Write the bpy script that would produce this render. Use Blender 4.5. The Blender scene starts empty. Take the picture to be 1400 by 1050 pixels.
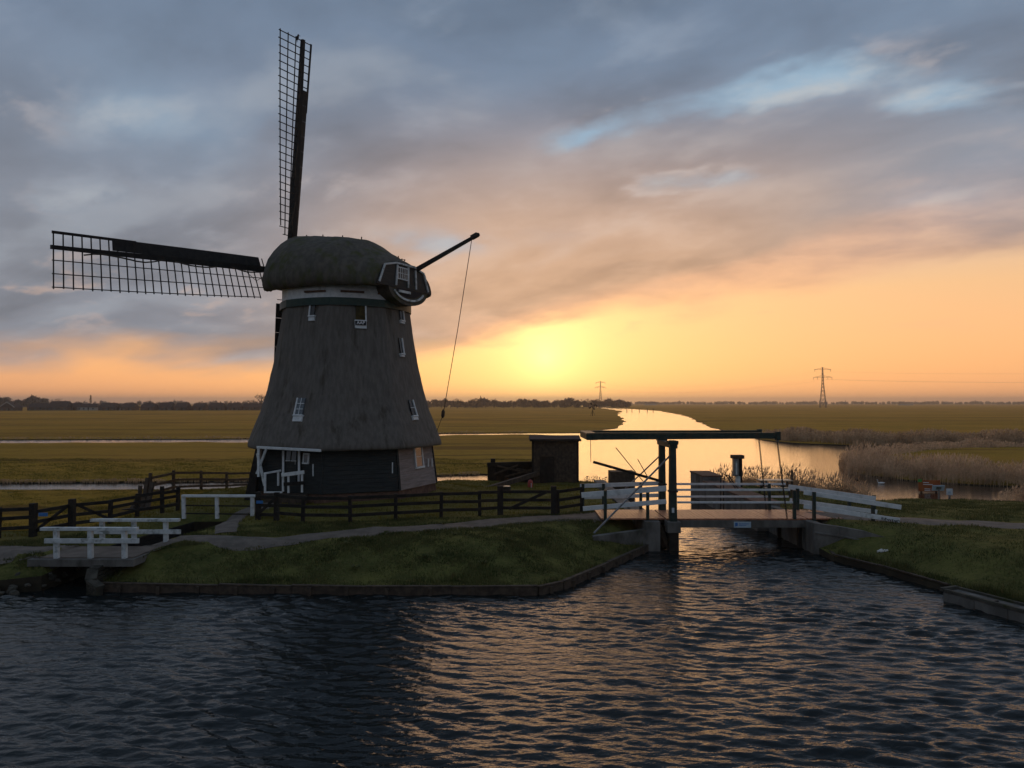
import bpy, math, random
import numpy as np
from mathutils import Vector, Matrix, noise as mnoise
from mathutils.geometry import delaunay_2d_cdt

SC = bpy.context.scene
COL = SC.collection
R = math.radians
rnd = random.Random(7)

# ------------------------------------------------------------------ camera
FPX = 971.0                       # focal length in photograph pixels (1400 wide)
PITCH = math.atan(26 / FPX)       # horizon lies 26 px below the picture centre
CAMZ = 4.5
cam_d = bpy.data.cameras.new('camera')
cam = bpy.data.objects.new('camera', cam_d)
COL.objects.link(cam)
cam_d.sensor_width = 36
cam_d.lens = 36 * FPX / 1400
cam_d.clip_end = 20000
cam.location = (0, 0, CAMZ)
cam.rotation_euler = (R(90) + PITCH, 0, 0)
SC.camera = cam

# ------------------------------------------------------------------ sky
HAZE = 0.00022
SUN_AZ, SUN_EL = R(2.7), R(3.6)
SUN = Vector((math.sin(SUN_AZ) * math.cos(SUN_EL), math.cos(SUN_AZ) * math.cos(SUN_EL), math.sin(SUN_EL)))
wd = bpy.data.worlds.new('World')
SC.world = wd
wd.use_nodes = True
wd.cycles.sampling_method = 'MANUAL'
wd.cycles.sample_map_resolution = 512
WN = wd.node_tree


class NT:
    """small helper to write node graphs as expressions"""
    def __init__(s, nt): s.nt = nt; s.n = nt.nodes; s.l = nt.links
    def _in(s, sock, v):
        if v is None: return
        if isinstance(v, bpy.types.NodeSocket): s.l.new(v, sock)
        elif isinstance(v, (tuple, list)) and len(v) == 3 and sock.type == 'RGBA': sock.default_value = (*v, 1)
        else: sock.default_value = v
    def math(s, op, a, b=None, c=None, clamp=False):
        n = s.n.new('ShaderNodeMath'); n.operation = op; n.use_clamp = clamp
        for i, v in enumerate((a, b, c)): s._in(n.inputs[i], v)
        return n.outputs[0]
    def vmath(s, op, a, b=None, sc=None):
        n = s.n.new('ShaderNodeVectorMath'); n.operation = op
        s._in(n.inputs[0], a); s._in(n.inputs[1], b)
        if sc is not None: s._in(n.inputs['Scale'], sc)
        return n.outputs['Value'] if op in ('DOT_PRODUCT', 'LENGTH') else n.outputs['Vector']
    def sstep(s, x, a, b, o0=0., o1=1.):
        n = s.n.new('ShaderNodeMapRange'); n.interpolation_type = 'SMOOTHSTEP'
        s._in(n.inputs['Value'], x)
        n.inputs['From Min'].default_value = a; n.inputs['From Max'].default_value = b
        n.inputs['To Min'].default_value = o0; n.inputs['To Max'].default_value = o1
        return n.outputs['Result']
    def lin(s, x, a, b, o0=0., o1=1.):
        n = s.n.new('ShaderNodeMapRange'); n.clamp = True
        s._in(n.inputs['Value'], x)
        n.inputs['From Min'].default_value = a; n.inputs['From Max'].default_value = b
        n.inputs['To Min'].default_value = o0; n.inputs['To Max'].default_value = o1
        return n.outputs['Result']
    def mix(s, f, a, b, mode='MIX'):
        n = s.n.new('ShaderNodeMix'); n.data_type = 'RGBA'; n.blend_type = mode; n.clamp_factor = True
        s._in(n.inputs['Factor'], f); s._in(n.inputs['A'], None)
        s._in(n.inputs[6], a); s._in(n.inputs[7], b)
        return n.outputs[2]
    def noise(s, vec, scale, detail=4, rough=0.5, dist=0., out='Fac'):
        n = s.n.new('ShaderNodeTexNoise')
        s._in(n.inputs['Vector'], vec); n.inputs['Scale'].default_value = scale
        n.inputs['Detail'].default_value = detail; n.inputs['Roughness'].default_value = rough
        n.inputs['Distortion'].default_value = dist
        return n.outputs[0] if out == 'Fac' else n.outputs[1]
    def comb(s, x, y, z):
        n = s.n.new('ShaderNodeCombineXYZ')
        for i, v in enumerate((x, y, z)): s._in(n.inputs[i], v)
        return n.outputs[0]
    def sep(s, v):
        n = s.n.new('ShaderNodeSeparateXYZ'); s._in(n.inputs[0], v); return n.outputs
    def ramp(s, f, stops, mode='LINEAR'):
        n = s.n.new('ShaderNodeValToRGB'); s._in(n.inputs[0], f); r = n.color_ramp; r.interpolation = mode
        while len(r.elements) < len(stops): r.elements.new(0.5)
        for e, (p, c) in zip(r.elements, stops):
            e.position = p; e.color = (*c, 1)
        return n.outputs[0]


def build_sky():
    w = NT(WN)
    bg = WN.nodes['Background']
    tc = w.n.new('ShaderNodeTexCoord')
    d = w.vmath('NORMALIZE', tc.outputs['Generated'])
    x, y, z = w.sep(d)
    zc = w.math('MAXIMUM', z, 0.0)
    sky = w.n.new('ShaderNodeTexSky'); sky.sky_type = 'NISHITA'; sky.sun_disc = False
    sky.sun_elevation = SUN_EL; sky.sun_rotation = SUN_AZ
    sky.dust_density = 2.0; sky.air_density = 1.0; sky.ozone_density = 1.0
    dup = w.vmath('NORMALIZE', w.comb(x, y, w.math('MAXIMUM', z, 0.012)))
    w.l.new(dup, sky.inputs['Vector'])
    sd = w.vmath('DOT_PRODUCT', d, tuple(SUN))                       # cosine of the angle to the sun
    ang = w.math('ARCCOSINE', w.math('MINIMUM', sd, 1.0))           # radians
    hz = w.vmath('NORMALIZE', w.comb(x, y, 0.0))
    az = w.vmath('DOT_PRODUCT', hz, (math.sin(SUN_AZ), math.cos(SUN_AZ), 0.0))   # 1 towards the sun, -1 away
    # clear air: the physical sky, rolled off so that the veil over the sun stays yellow
    base = w.vmath('SCALE', sky.outputs[0], None, 0.045)
    den = w.vmath('ADD', (1, 1, 1), w.vmath('MULTIPLY', base, (0.75, 0.95, 1.2)))
    base = w.vmath('DIVIDE', base, den)
    front = w.sstep(az, -0.4, 0.95)
    hor = w.ramp(w.lin(zc, 0.0, 0.6), [(0.0, (1.25, 0.53, 0.205)), (0.07, (1.10, 0.51, 0.20)), (0.24, (0.90, 0.51, 0.245)),
                                       (0.45, (0.46, 0.46, 0.45)), (0.66, (0.33, 0.45, 0.56)), (1.0, (0.20, 0.29, 0.40))])
    back = w.ramp(w.lin(zc, 0.0, 0.6), [(0.0, (0.26, 0.25, 0.29)), (0.3, (0.22, 0.26, 0.34)), (1.0, (0.16, 0.23, 0.34))])
    veil = w.mix(front, back, hor)
    clear = w.mix(0.72, base, veil)
    glow = w.math('POWER', 2.718, w.math('MULTIPLY', ang, -7.5))
    clear = w.vmath('ADD', clear, w.vmath('SCALE', (0.34, 0.28, 0.05), None, glow))
    core = w.math('POWER', 2.718, w.math('MULTIPLY', ang, -26.0))
    clear = w.vmath('ADD', clear, w.vmath('SCALE', (0.35, 0.34, 0.14), None, core))
    # a cloud deck at one height, seen in plan
    k = w.math('DIVIDE', 1.0, w.math('ADD', zc, 0.045))
    px, py = w.math('MULTIPLY', x, k), w.math('MULTIPLY', y, k)
    # streaks run from far left to near right
    k2 = w.math('DIVIDE', 1.0, w.math('ADD', zc, 0.20))           # the deck has depth: its sides show low in the sky
    nx_, ny_ = w.math('MULTIPLY', x, k2), w.math('MULTIPLY', y, k2)
    sx = w.math('ADD', w.math('MULTIPLY', nx_, 0.80), w.math('MULTIPLY', ny_, -0.60))
    sy = w.math('ADD', w.math('MULTIPLY', nx_, 0.60), w.math('MULTIPLY', ny_, 0.80))
    pv = w.comb(w.math('MULTIPLY', sx, 0.72), sy, 3.7)
    n1 = w.noise(pv, 1.65, 7, 0.50, 0.2)
    n1s = w.noise(w.vmath('ADD', pv, (-0.065, 0.10, 0.0)), 1.65, 7, 0.50, 0.2)     # the same deck a little nearer the sun
    n2 = w.noise(w.vmath('ADD', pv, (5.3, 2.2, 1.0)), 4.2, 7, 0.54, 0.2)
    n3 = w.noise(w.vmath('ADD', pv, (1.3, 7.7, 4.0)), 0.7, 3, 0.5)
    q = w.math('ADD', w.math('MULTIPLY', px, 0.80), w.math('MULTIPLY', py, 0.52))
    q = w.math('SUBTRACT', q, 3.85)
    q = w.math('ADD', q, w.math('MULTIPLY', w.math('SUBTRACT', n1, 0.5), 2.6))
    q = w.math('ADD', q, w.math('MULTIPLY', w.math('SUBTRACT', n2, 0.5), 0.9))
    deck = w.sstep(q, 0.50, -0.62)
    far = w.sstep(w.math('ADD', zc, w.math('MULTIPLY', w.math('SUBTRACT', n1, 0.5), 0.10)), 0.022, 0.092)                                # the deck is lost in the haze far off
    deck = w.math('MULTIPLY', deck, far)
    # gaps in the deck
    def blob(cx, cy, ax, ay, rot):
        ca, sa = math.cos(rot), math.sin(rot)
        dx, dy = w.math('SUBTRACT', px, cx), w.math('SUBTRACT', py, cy)
        a = w.math('DIVIDE', w.math('ADD', w.math('MULTIPLY', dx, ca), w.math('MULTIPLY', dy, sa)), ax)
        b = w.math('DIVIDE', w.math('ADD', w.math('MULTIPLY', dx, -sa), w.math('MULTIPLY', dy, ca)), ay)
        r2 = w.math('ADD', w.math('MULTIPLY', a, a), w.math('MULTIPLY', b, b))
        return w.math('POWER', 2.718, w.math('MULTIPLY', r2, -1.0))
    wv = w.n.new('ShaderNodeVectorMath'); wv.operation = 'SUBTRACT'
    w.l.new(w.noise(pv, 2.2, 5, 0.55, 0.0, 'Color'), wv.inputs[0]); wv.inputs[1].default_value = (0.5, 0.5, 0.5)
    wx, wy, wz = w.sep(wv.outputs[0])
    px = w.math('ADD', px, w.math('MULTIPLY', wx, 0.85)); py = w.math('ADD', py, w.math('MULTIPLY', wy, 0.75))
    gap = None
    for c in GAPS:
        g = w.math('MULTIPLY', blob(*c[:5]), c[5])
        gap = g if gap is None else w.math('ADD', gap, g)
    gsum = w.math('ADD', gap, w.math('MULTIPLY', w.math('SUBTRACT', n1, 0.5), 2.0))
    gsum = w.math('ADD', gsum, w.math('MULTIPLY', w.math('SUBTRACT', n2, 0.5), 1.4))
    gapm = w.math('MULTIPLY', w.sstep(gsum, 0.18, 0.95), w.sstep(gap, 0.05, 0.4))
    # colour of the deck: slate overhead, tan and orange low towards the sun
    warm = w.math('MULTIPLY', w.math('MULTIPLY', w.sstep(zc, 0.44, 0.14), w.sstep(ang, 1.0, 0.30)), w.sstep(x, -0.50, 0.02, 0.0, 1.0))
    low = w.mix(w.sstep(ang, 0.60, 0.18), (0.285, 0.235, 0.215), (0.54, 0.335, 0.21))
    slate = w.mix(w.sstep(zc, 0.15, 0.5), (0.172, 0.183, 0.212), (0.122, 0.165, 0.232))
    cl = w.mix(warm, slate, low)
    tone = w.math('ADD', 0.32, w.math('ADD', w.math('MULTIPLY', n1, 0.62), w.math('ADD', w.math('MULTIPLY', n3, 0.42), w.math('MULTIPLY', n2, 0.32))))
    cl = w.vmath('SCALE', cl, None, tone)
    cl = w.mix(w.math('MULTIPLY', w.math('MULTIPLY', w.sstep(n3, 0.46, 0.62), w.sstep(n1, 0.42, 0.62)), w.sstep(zc, 0.12, 0.30, 0.0, 0.62)), cl, (0.158, 0.232, 0.318))
    hi = w.sstep(n2, 0.53, 0.72)
    cl = w.mix(w.math('MULTIPLY', hi, 0.16), cl, w.mix(warm, (0.37, 0.41, 0.46), (0.66, 0.47, 0.35)))
    side = w.sstep(w.math('SUBTRACT', n1, n1s), 0.0, 0.16)
    cl = w.mix(w.math('MULTIPLY', side, 0.42), cl, w.mix(warm, (0.27, 0.295, 0.33), (0.60, 0.41, 0.29)))
    dark = w.sstep(w.math('SUBTRACT', n1s, n1), 0.0, 0.16)
    cl = w.vmath('SCALE', cl, None, w.math('SUBTRACT', 1.0, w.math('MULTIPLY', dark, 0.15)))
    rim = w.math('MULTIPLY', w.sstep(q, -1.1, 0.2), w.sstep(ang, 0.85, 0.25))
    cl = w.mix(w.math('MULTIPLY', rim, 0.62), cl, (0.90, 0.42, 0.19))
    blue = w.mix(w.sstep(n2, 0.45, 0.66), (0.225, 0.325, 0.42), (0.34, 0.36, 0.38))
    gapm2 = w.math('MULTIPLY', gapm, w.sstep(zc, 0.10, 0.24))
    cl = w.mix(gapm2, cl, blue)
    # a rim of lit cloud under the gaps
    lit = w.math('MULTIPLY', w.sstep(gsum, -0.12, 0.14), w.sstep(gsum, 0.5, 0.2))
    lit = w.math('MULTIPLY', lit, w.sstep(gap, 0.06, 0.35))
    cl = w.mix(w.math('MULTIPLY', w.math('MULTIPLY', lit, w.sstep(n2, 0.47, 0.62)), 0.7), cl, (0.47, 0.40, 0.37))
    out = w.mix(deck, clear, cl)
    # small dark shreds in the clear band near the sun
    shr = w.math('MULTIPLY', w.sstep(n2, 0.56, 0.70), w.sstep(zc, 0.07, 0.12))
    shr = w.math('MULTIPLY', shr, w.sstep(zc, 0.22, 0.14))
    out = w.mix(w.math('MULTIPLY', shr, 0.28), out, (0.62, 0.36, 0.21))
    # behind the camera the deck has no glow
    out = w.vmath('SCALE', out, None, w.sstep(az, -0.6, 0.6, 0.78, 1.0))
    out = w.mix(w.sstep(z, -0.02, -0.10), out, (0.05, 0.05, 0.045))
    out = w.vmath('SCALE', out, None, 10.0)
    w.l.new(out, bg.inputs['Color'])
    bg.inputs['Strength'].default_value = 0.1


# gaps: centre x, y in the deck's plan (multiples of its height), half sizes, turn, depth
GAPS = [(0.86, 1.98, 0.34, 0.13, R(-32), 0.95), (1.36, 2.0, 0.18, 0.14, R(-20), 0.65), (0.72, 2.68, 0.20, 0.16, R(-10), 0.55),
        (0.38, 2.28, 0.20, 0.12, R(-40), 0.60), (-1.35, 2.10, 0.55, 0.30, R(20), 0.26), (-0.9, 2.9, 0.35, 0.22, 0, 0.26),
        (-1.9, 2.9, 0.5, 0.3, 0, 0.24), (-0.35, 3.7, 0.35, 0.35, 0, 0.45), (1.8, 2.9, 0.4, 0.25, 0, 0.25),
        (0.1, 1.2, 0.7, 0.2, R(-30), 0.2), (-1.3, 1.1, 0.6, 0.3, 0, 0.5), (2.2, 1.0, 0.8, 0.4, 0, 0.6),
        (-0.5, -1.8, 1.2, 0.5, 0.3, 0.6), (1.6, -2.4, 0.9, 0.6, 0, 0.6), (-2.6, -0.6, 0.8, 0.6, 0, 0.6)]
build_sky()

sun_d = bpy.data.lights.new('sun', 'SUN')
sun_o = bpy.data.objects.new('sun', sun_d)
COL.objects.link(sun_o)
sun_d.energy = 0.3
sun_d.angle = R(40.0)      # veiled: the disc is lost in a bright patch of cloud
sun_d.color = (1.0, 0.55, 0.24)
sun_o.rotation_euler = (-SUN).to_track_quat('-Z', 'Y').to_euler()
sun_o.location = (0, 0, 60)

vs = SC.view_settings
vs.view_transform = 'Standard'
vs.look = 'None'
vs.gamma = 1.0
vs.exposure = 0.52
vs.use_curve_mapping = False

# ------------------------------------------------------------------ photograph pixels to directions
CP, SP = math.cos(PITCH), math.sin(PITCH)


def ray(u, v):
    a, b = (u - 700) / FPX, (525 - v) / FPX
    return Vector((a, CP - b * SP, SP + b * CP))


def G(u, v, z=0.0):
    """where the line of sight through a pixel meets the level z"""
    d = ray(u, v)
    t = (z - CAMZ) / d.z
    return Vector((0, 0, CAMZ)) + d * t


def AT(u, v, Y):
    """the point of that line of sight at depth Y"""
    d = ray(u, v)
    return Vector((0, 0, CAMZ)) + d * (Y / d.y)


# ------------------------------------------------------------------ materials
MATS = {}


def mat(name, c1, c2=None, scale=3.0, rough=0.85, bump=0.0, bscale=None, stretch=(1, 1, 1), lo=0.35, hi=0.65,
        detail=5, spec=0.3, metallic=0.0, c3=None, s3=0.5, t3=(0.55, 0.7), bdist=0.02, transl=0.0):
    m = bpy.data.materials.new(name); m.use_nodes = True
    n = NT(m.node_tree); p = m.node_tree.nodes['Principled BSDF']
    geo = n.n.new('ShaderNodeNewGeometry')
    pos = n.vmath('MULTIPLY', geo.outputs['Position'], stretch)
    col = c1
    if c2:
        f = n.noise(pos, scale, detail, 0.6)
        col = n.mix(n.sstep(f, lo, hi), c1, c2)
    if c3:
        f3 = n.noise(n.vmath('ADD', pos, (3.1, 1.7, 9.2)), s3, 4, 0.6)
        col = n.mix(n.sstep(f3, *t3), col, c3)
    n._in(p.inputs['Base Color'], col)
    p.inputs['Roughness'].default_value = rough
    p.inputs['Specular IOR Level'].default_value = spec
    p.inputs['Metallic'].default_value = metallic
    if bump:
        b = n.n.new('ShaderNodeBump'); b.inputs['Strength'].default_value = bump
        b.inputs['Distance'].default_value = bdist
        n.l.new(n.noise(pos, bscale or scale * 4, 6, 0.65), b.inputs['Height'])
        n.l.new(b.outputs[0], p.inputs['Normal'])
    if transl:
        tr = n.n.new('ShaderNodeBsdfTranslucent'); n._in(tr.inputs[0], col)
        mx = n.n.new('ShaderNodeMixShader'); mx.inputs[0].default_value = transl
        n.l.new(p.outputs[0], mx.inputs[1]); n.l.new(tr.outputs[0], mx.inputs[2])
        n.l.new(mx.outputs[0], m.node_tree.nodes['Material Output'].inputs['Surface'])
    MATS[name] = m
    return m


mat('thatch', (0.120, 0.107, 0.094), (0.160, 0.145, 0.128), 1.1, 0.95, 0.28, 5.0, (6, 6, 1.0), c3=(0.080, 0.070, 0.055), s3=0.35, bdist=0.05)
mat('cap_thatch', (0.075, 0.068, 0.056), (0.115, 0.102, 0.082), 1.3, 0.95, 0.4, 7.0, (3, 3, 1.6), c3=(0.060, 0.066, 0.018), s3=0.45, t3=(0.48, 0.70), bdist=0.05)
mat('dark_board', (0.012, 0.017, 0.018), (0.028, 0.034, 0.034), 3, 0.6, 0.3, 20, (0.6, 0.6, 6))
mat('pale_board', (0.22, 0.185, 0.175), (0.31, 0.262, 0.25), 2.5, 0.7, 0.3, 20, (0.6, 0.6, 6), c3=(0.20, 0.17, 0.155), s3=1.2)
mat('green_band', (0.018, 0.045, 0.038), (0.03, 0.06, 0.05), 4, 0.5)
mat('white_paint', (0.62, 0.65, 0.66), (0.74, 0.76, 0.76), 5, 0.55, 0.15, 30, c3=(0.40, 0.41, 0.39), s3=2.6, t3=(0.56, 0.76))
mat('white_worn', (0.52, 0.55, 0.55), (0.68, 0.71, 0.71), 4, 0.7, 0.3, 30, c3=(0.24, 0.26, 0.24), s3=3.5, t3=(0.5, 0.68))
mat('green_paint', (0.016, 0.032, 0.028), (0.032, 0.052, 0.042), 6, 0.5, 0.3, 25, c3=(0.06, 0.04, 0.026), s3=1.6, t3=(0.55, 0.72))
mat('black_wood', (0.014, 0.012, 0.011), (0.030, 0.026, 0.022), 4, 0.85, 0.4, 25, (1, 1, 1))
mat('sail_wood', (0.012, 0.012, 0.013), (0.022, 0.021, 0.02), 4, 0.75)
mat('old_wood', (0.05, 0.036, 0.027), (0.095, 0.07, 0.05), 5, 0.85, 0.5, 25)
mat('tan_wood', (0.42, 0.33, 0.23), (0.55, 0.44, 0.32), 5, 0.38, 0.3, 25)
mat('deck_wood', (0.32, 0.115, 0.06), (0.45, 0.19, 0.105), 4, 0.42, 0.3, 30, (4, 0.7, 1), spec=0.5)
mat('concrete', (0.10, 0.095, 0.085), (0.18, 0.17, 0.155), 1.6, 0.9, 0.5, 12, (1, 1, 0.5), c3=(0.05, 0.048, 0.036), s3=0.9)
mat('stone', (0.045, 0.042, 0.034), (0.09, 0.083, 0.066), 3, 0.95, 0.8, 12, c3=(0.035, 0.042, 0.018), s3=1.6)
mat('brick_red', (0.09, 0.05, 0.036), (0.15, 0.085, 0.06), 5, 0.9, 0.6, 20, c3=(0.05, 0.045, 0.03), s3=1.3)
mat('rope', (0.05, 0.04, 0.03), (0.08, 0.065, 0.05), 20, 0.9)
mat('steel', (0.16, 0.165, 0.17), (0.25, 0.255, 0.26), 6, 0.45, metallic=0.6)
mat('iron', (0.02, 0.02, 0.022), (0.04, 0.036, 0.034), 10, 0.6, metallic=0.4)
mat('red_paint', (0.33, 0.035, 0.035), (0.42, 0.07, 0.06), 8, 0.5)
mat('rust_orange', (0.30, 0.075, 0.02), (0.40, 0.12, 0.035), 3, 0.75)
mat('blue_plate', (0.04, 0.16, 0.42), (0.06, 0.2, 0.5), 8, 0.4)
mat('sign_pale', (0.36, 0.46, 0.54), (0.44, 0.54, 0.60), 9, 0.5)
mat('sign_green', (0.03, 0.28, 0.06), (0.05, 0.34, 0.08), 9, 0.5)
mat('ink', (0.02, 0.02, 0.025))
mat('letter_white', (0.75, 0.75, 0.74))
mat('curtain', (0.035, 0.028, 0.012), (0.075, 0.055, 0.016), 6, 0.9)
mat('meadow_blade', (0.10, 0.095, 0.012), (0.19, 0.16, 0.025), 1.2, 0.8, transl=0.4, c3=(0.22, 0.17, 0.04), s3=5, t3=(0.55, 0.68))
mat('reed', (0.44, 0.30, 0.19), (0.78, 0.56, 0.37), 0.9, 0.8, transl=0.5, c3=(0.38, 0.27, 0.18), s3=5)
mat('reed_dark', (0.35, 0.235, 0.14), (0.66, 0.46, 0.29), 0.7, 0.85, transl=0.5, c3=(0.38, 0.26, 0.15), s3=4)
mat('bark', (0.045, 0.036, 0.03), (0.08, 0.065, 0.052), 3, 0.9)
mat('twig', (0.09, 0.065, 0.05), (0.14, 0.10, 0.08), 0.6, 0.9)
mat('conifer', (0.03, 0.035, 0.025), (0.055, 0.06, 0.04), 0.6, 0.9)
mat('roof_tile', (0.055, 0.036, 0.032), (0.085, 0.055, 0.045), 0.5, 0.85)
mat('house_wall', (0.11, 0.075, 0.06), (0.15, 0.10, 0.08), 0.4, 0.9)
mat('house_pale', (0.40, 0.38, 0.36), (0.5, 0.48, 0.45), 0.4, 0.9)
mat('bird_black', (0.01, 0.01, 0.011))
mat('bird_white', (0.75, 0.74, 0.72))
mat('bird_brown', (0.05, 0.035, 0.025))
mat('pylon_steel', (0.10, 0.10, 0.105), None, rough=0.6)


def glass_mat(name, col):
    m = bpy.data.materials.new(name); m.use_nodes = True
    p = m.node_tree.nodes['Principled BSDF']
    p.inputs['Base Color'].default_value = (*col, 1)
    p.inputs['Roughness'].default_value = 0.06
    p.inputs['Specular IOR Level'].default_value = 0.6
    MATS[name] = m


glass_mat('glass', (0.012, 0.014, 0.016))
glass_mat('glass_lit', (0.10, 0.115, 0.13))


def grass_mat(name, a, b, dry, bands, bump):
    m = bpy.data.materials.new(name); m.use_nodes = True
    n = NT(m.node_tree); p = m.node_tree.nodes['Principled BSDF']
    geo = n.n.new('ShaderNodeNewGeometry'); pos = geo.outputs['Position']
    f1 = n.noise(pos, 0.9, 6, 0.65)
    f2 = n.noise(pos, 7.0, 5, 0.7)
    c = n.mix(n.sstep(f1, 0.36, 0.64), a, b)
    c = n.mix(n.math('MULTIPLY', n.sstep(f2, 0.42, 0.70), 0.55), c, dry)
    fs = n.noise(n.vmath('MULTIPLY', pos, (0.5, 2.2, 1.0)), 1.0, 5, 0.65)
    c = n.mix(n.math('MULTIPLY', n.sstep(fs, 0.50, 0.68), 0.6), c, (a[0] * 0.45, a[1] * 0.55, a[2] * 0.6))
    if bands:
        bp = n.vmath('MULTIPLY', pos, (0.012, 0.16, 1.0))
        f3 = n.noise(bp, 1.0, 5, 0.6, 0.2)
        c = n.mix(n.math('MULTIPLY', n.sstep(f3, 0.50, 0.64), 0.62), c, (a[0] * 0.75, a[1] * 0.8, a[2] * 0.6))
        f4 = n.noise(n.vmath('ADD', n.vmath('MULTIPLY', pos, (0.02, 0.30, 1.0)), (7.0, 3.0, 0)), 1.0, 3, 0.5, 0.3)
        c = n.mix(n.math('MULTIPLY', n.sstep(f4, 0.57, 0.63), 0.85), c, (0.016, 0.016, 0.007))
        f6 = n.noise(n.vmath('ADD', n.vmath('MULTIPLY', pos, (0.0035, 0.055, 1.0)), (2.0, 9.0, 0)), 1.0, 4, 0.55, 0.2)
        c = n.mix(n.math('MULTIPLY', n.sstep(f6, 0.53, 0.60), 0.8), c, (0.045, 0.036, 0.006))
        f5 = n.noise(pos, 0.035, 3, 0.5)
        c = n.mix(n.math('MULTIPLY', n.sstep(f5, 0.45, 0.68), 0.5), c, (dry[0] * 1.05, dry[1] * 0.95, dry[2]))
    n._in(p.inputs['Base Color'], c)
    p.inputs['Roughness'].default_value = 0.95
    p.inputs['Specular IOR Level'].default_value = 0.1
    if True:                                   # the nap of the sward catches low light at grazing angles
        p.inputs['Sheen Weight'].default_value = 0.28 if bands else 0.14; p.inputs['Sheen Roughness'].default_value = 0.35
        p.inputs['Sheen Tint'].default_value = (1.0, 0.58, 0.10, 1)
    bm_ = n.n.new('ShaderNodeBump'); bm_.inputs['Strength'].default_value = bump; bm_.inputs['Distance'].default_value = 0.06
    h = n.math('ADD', n.noise(pos, 3.0, 6, 0.7), n.math('MULTIPLY', n.noise(pos, 22.0, 4, 0.7), 0.5))
    n.l.new(h, bm_.inputs['Height']); n.l.new(bm_.outputs[0], p.inputs['Normal'])
    MATS[name] = m


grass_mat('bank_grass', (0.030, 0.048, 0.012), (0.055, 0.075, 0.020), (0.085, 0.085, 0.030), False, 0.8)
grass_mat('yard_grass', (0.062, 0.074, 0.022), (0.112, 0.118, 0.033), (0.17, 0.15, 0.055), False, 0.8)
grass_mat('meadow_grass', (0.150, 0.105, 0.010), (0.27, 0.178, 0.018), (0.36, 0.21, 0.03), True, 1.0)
mat('mud', (0.030, 0.024, 0.016), (0.055, 0.045, 0.028), 1.5, 0.9, 0.6, 8)
mat('grass_blade', (0.055, 0.070, 0.02), (0.13, 0.13, 0.045), 1.2, 0.8, transl=0.4, c3=(0.17, 0.14, 0.055), s3=5, t3=(0.55, 0.68))
mat('path_gravel', (0.105, 0.084, 0.068), (0.165, 0.132, 0.106), 2.2, 0.8, 0.5, 30, c3=(0.08, 0.075, 0.055), s3=0.9, spec=0.4)


def water_mat():
    m = bpy.data.materials.new('water'); m.use_nodes = True
    n = NT(m.node_tree); p = m.node_tree.nodes['Principled BSDF']
    geo = n.n.new('ShaderNodeNewGeometry'); pos = geo.outputs['Position']
    x, y, z = n.sep(pos)
    p.inputs['Base Color'].default_value = (0.010, 0.014, 0.015, 1)
    n._in(p.inputs['Roughness'], n.lin(y, 30.0, 120.0, 0.015, 0.15))
    p.inputs['IOR'].default_value = 1.333
    p.inputs['Specular IOR Level'].default_value = 0.5
    # fine ripple; the sheltered river behind the bridge is calmer
    calm = n.lin(y, 26.0, 40.0, 1.0, 0.38)
    h = n.math('ADD', n.noise(n.vmath('MULTIPLY', pos, (3.4, 8.0, 1)), 1.0, 3, 0.5, 0.4),
               n.math('MULTIPLY', n.noise(n.vmath('MULTIPLY', pos, (13, 28, 1)), 1.0, 2, 0.5), 0.12))
    b = n.n.new('ShaderNodeBump'); b.inputs['Distance'].default_value = 0.05
    n.l.new(n.math('MULTIPLY', calm, 0.55), b.inputs['Strength'])
    n.l.new(h, b.inputs['Height']); n.l.new(b.outputs[0], p.inputs['Normal'])
    MATS['water'] = m


water_mat()

# ------------------------------------------------------------------ objects
WORLD = {}
I4 = Matrix.Identity(4)


def link(o, world, parent=None):
    COL.objects.link(o)
    if parent is not None:
        o.parent = parent
        o.matrix_parent_inverse = WORLD[parent.name].inverted()
    o.matrix_basis = world
    WORLD[o.name] = world.copy()
    return o


def tag(o, label=None, cat=None, group=None, kind=None):
    if label: o['label'] = label
    if cat: o['category'] = cat
    if group: o['group'] = group
    if kind: o['kind'] = kind
    return o


def empty(name, loc, label, cat, group=None):
    o = bpy.data.objects.new(name, None)
    o.empty_display_size = 0.2
    link(o, Matrix.Translation(Vector(loc)))
    return tag(o, label, cat, group)


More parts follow.
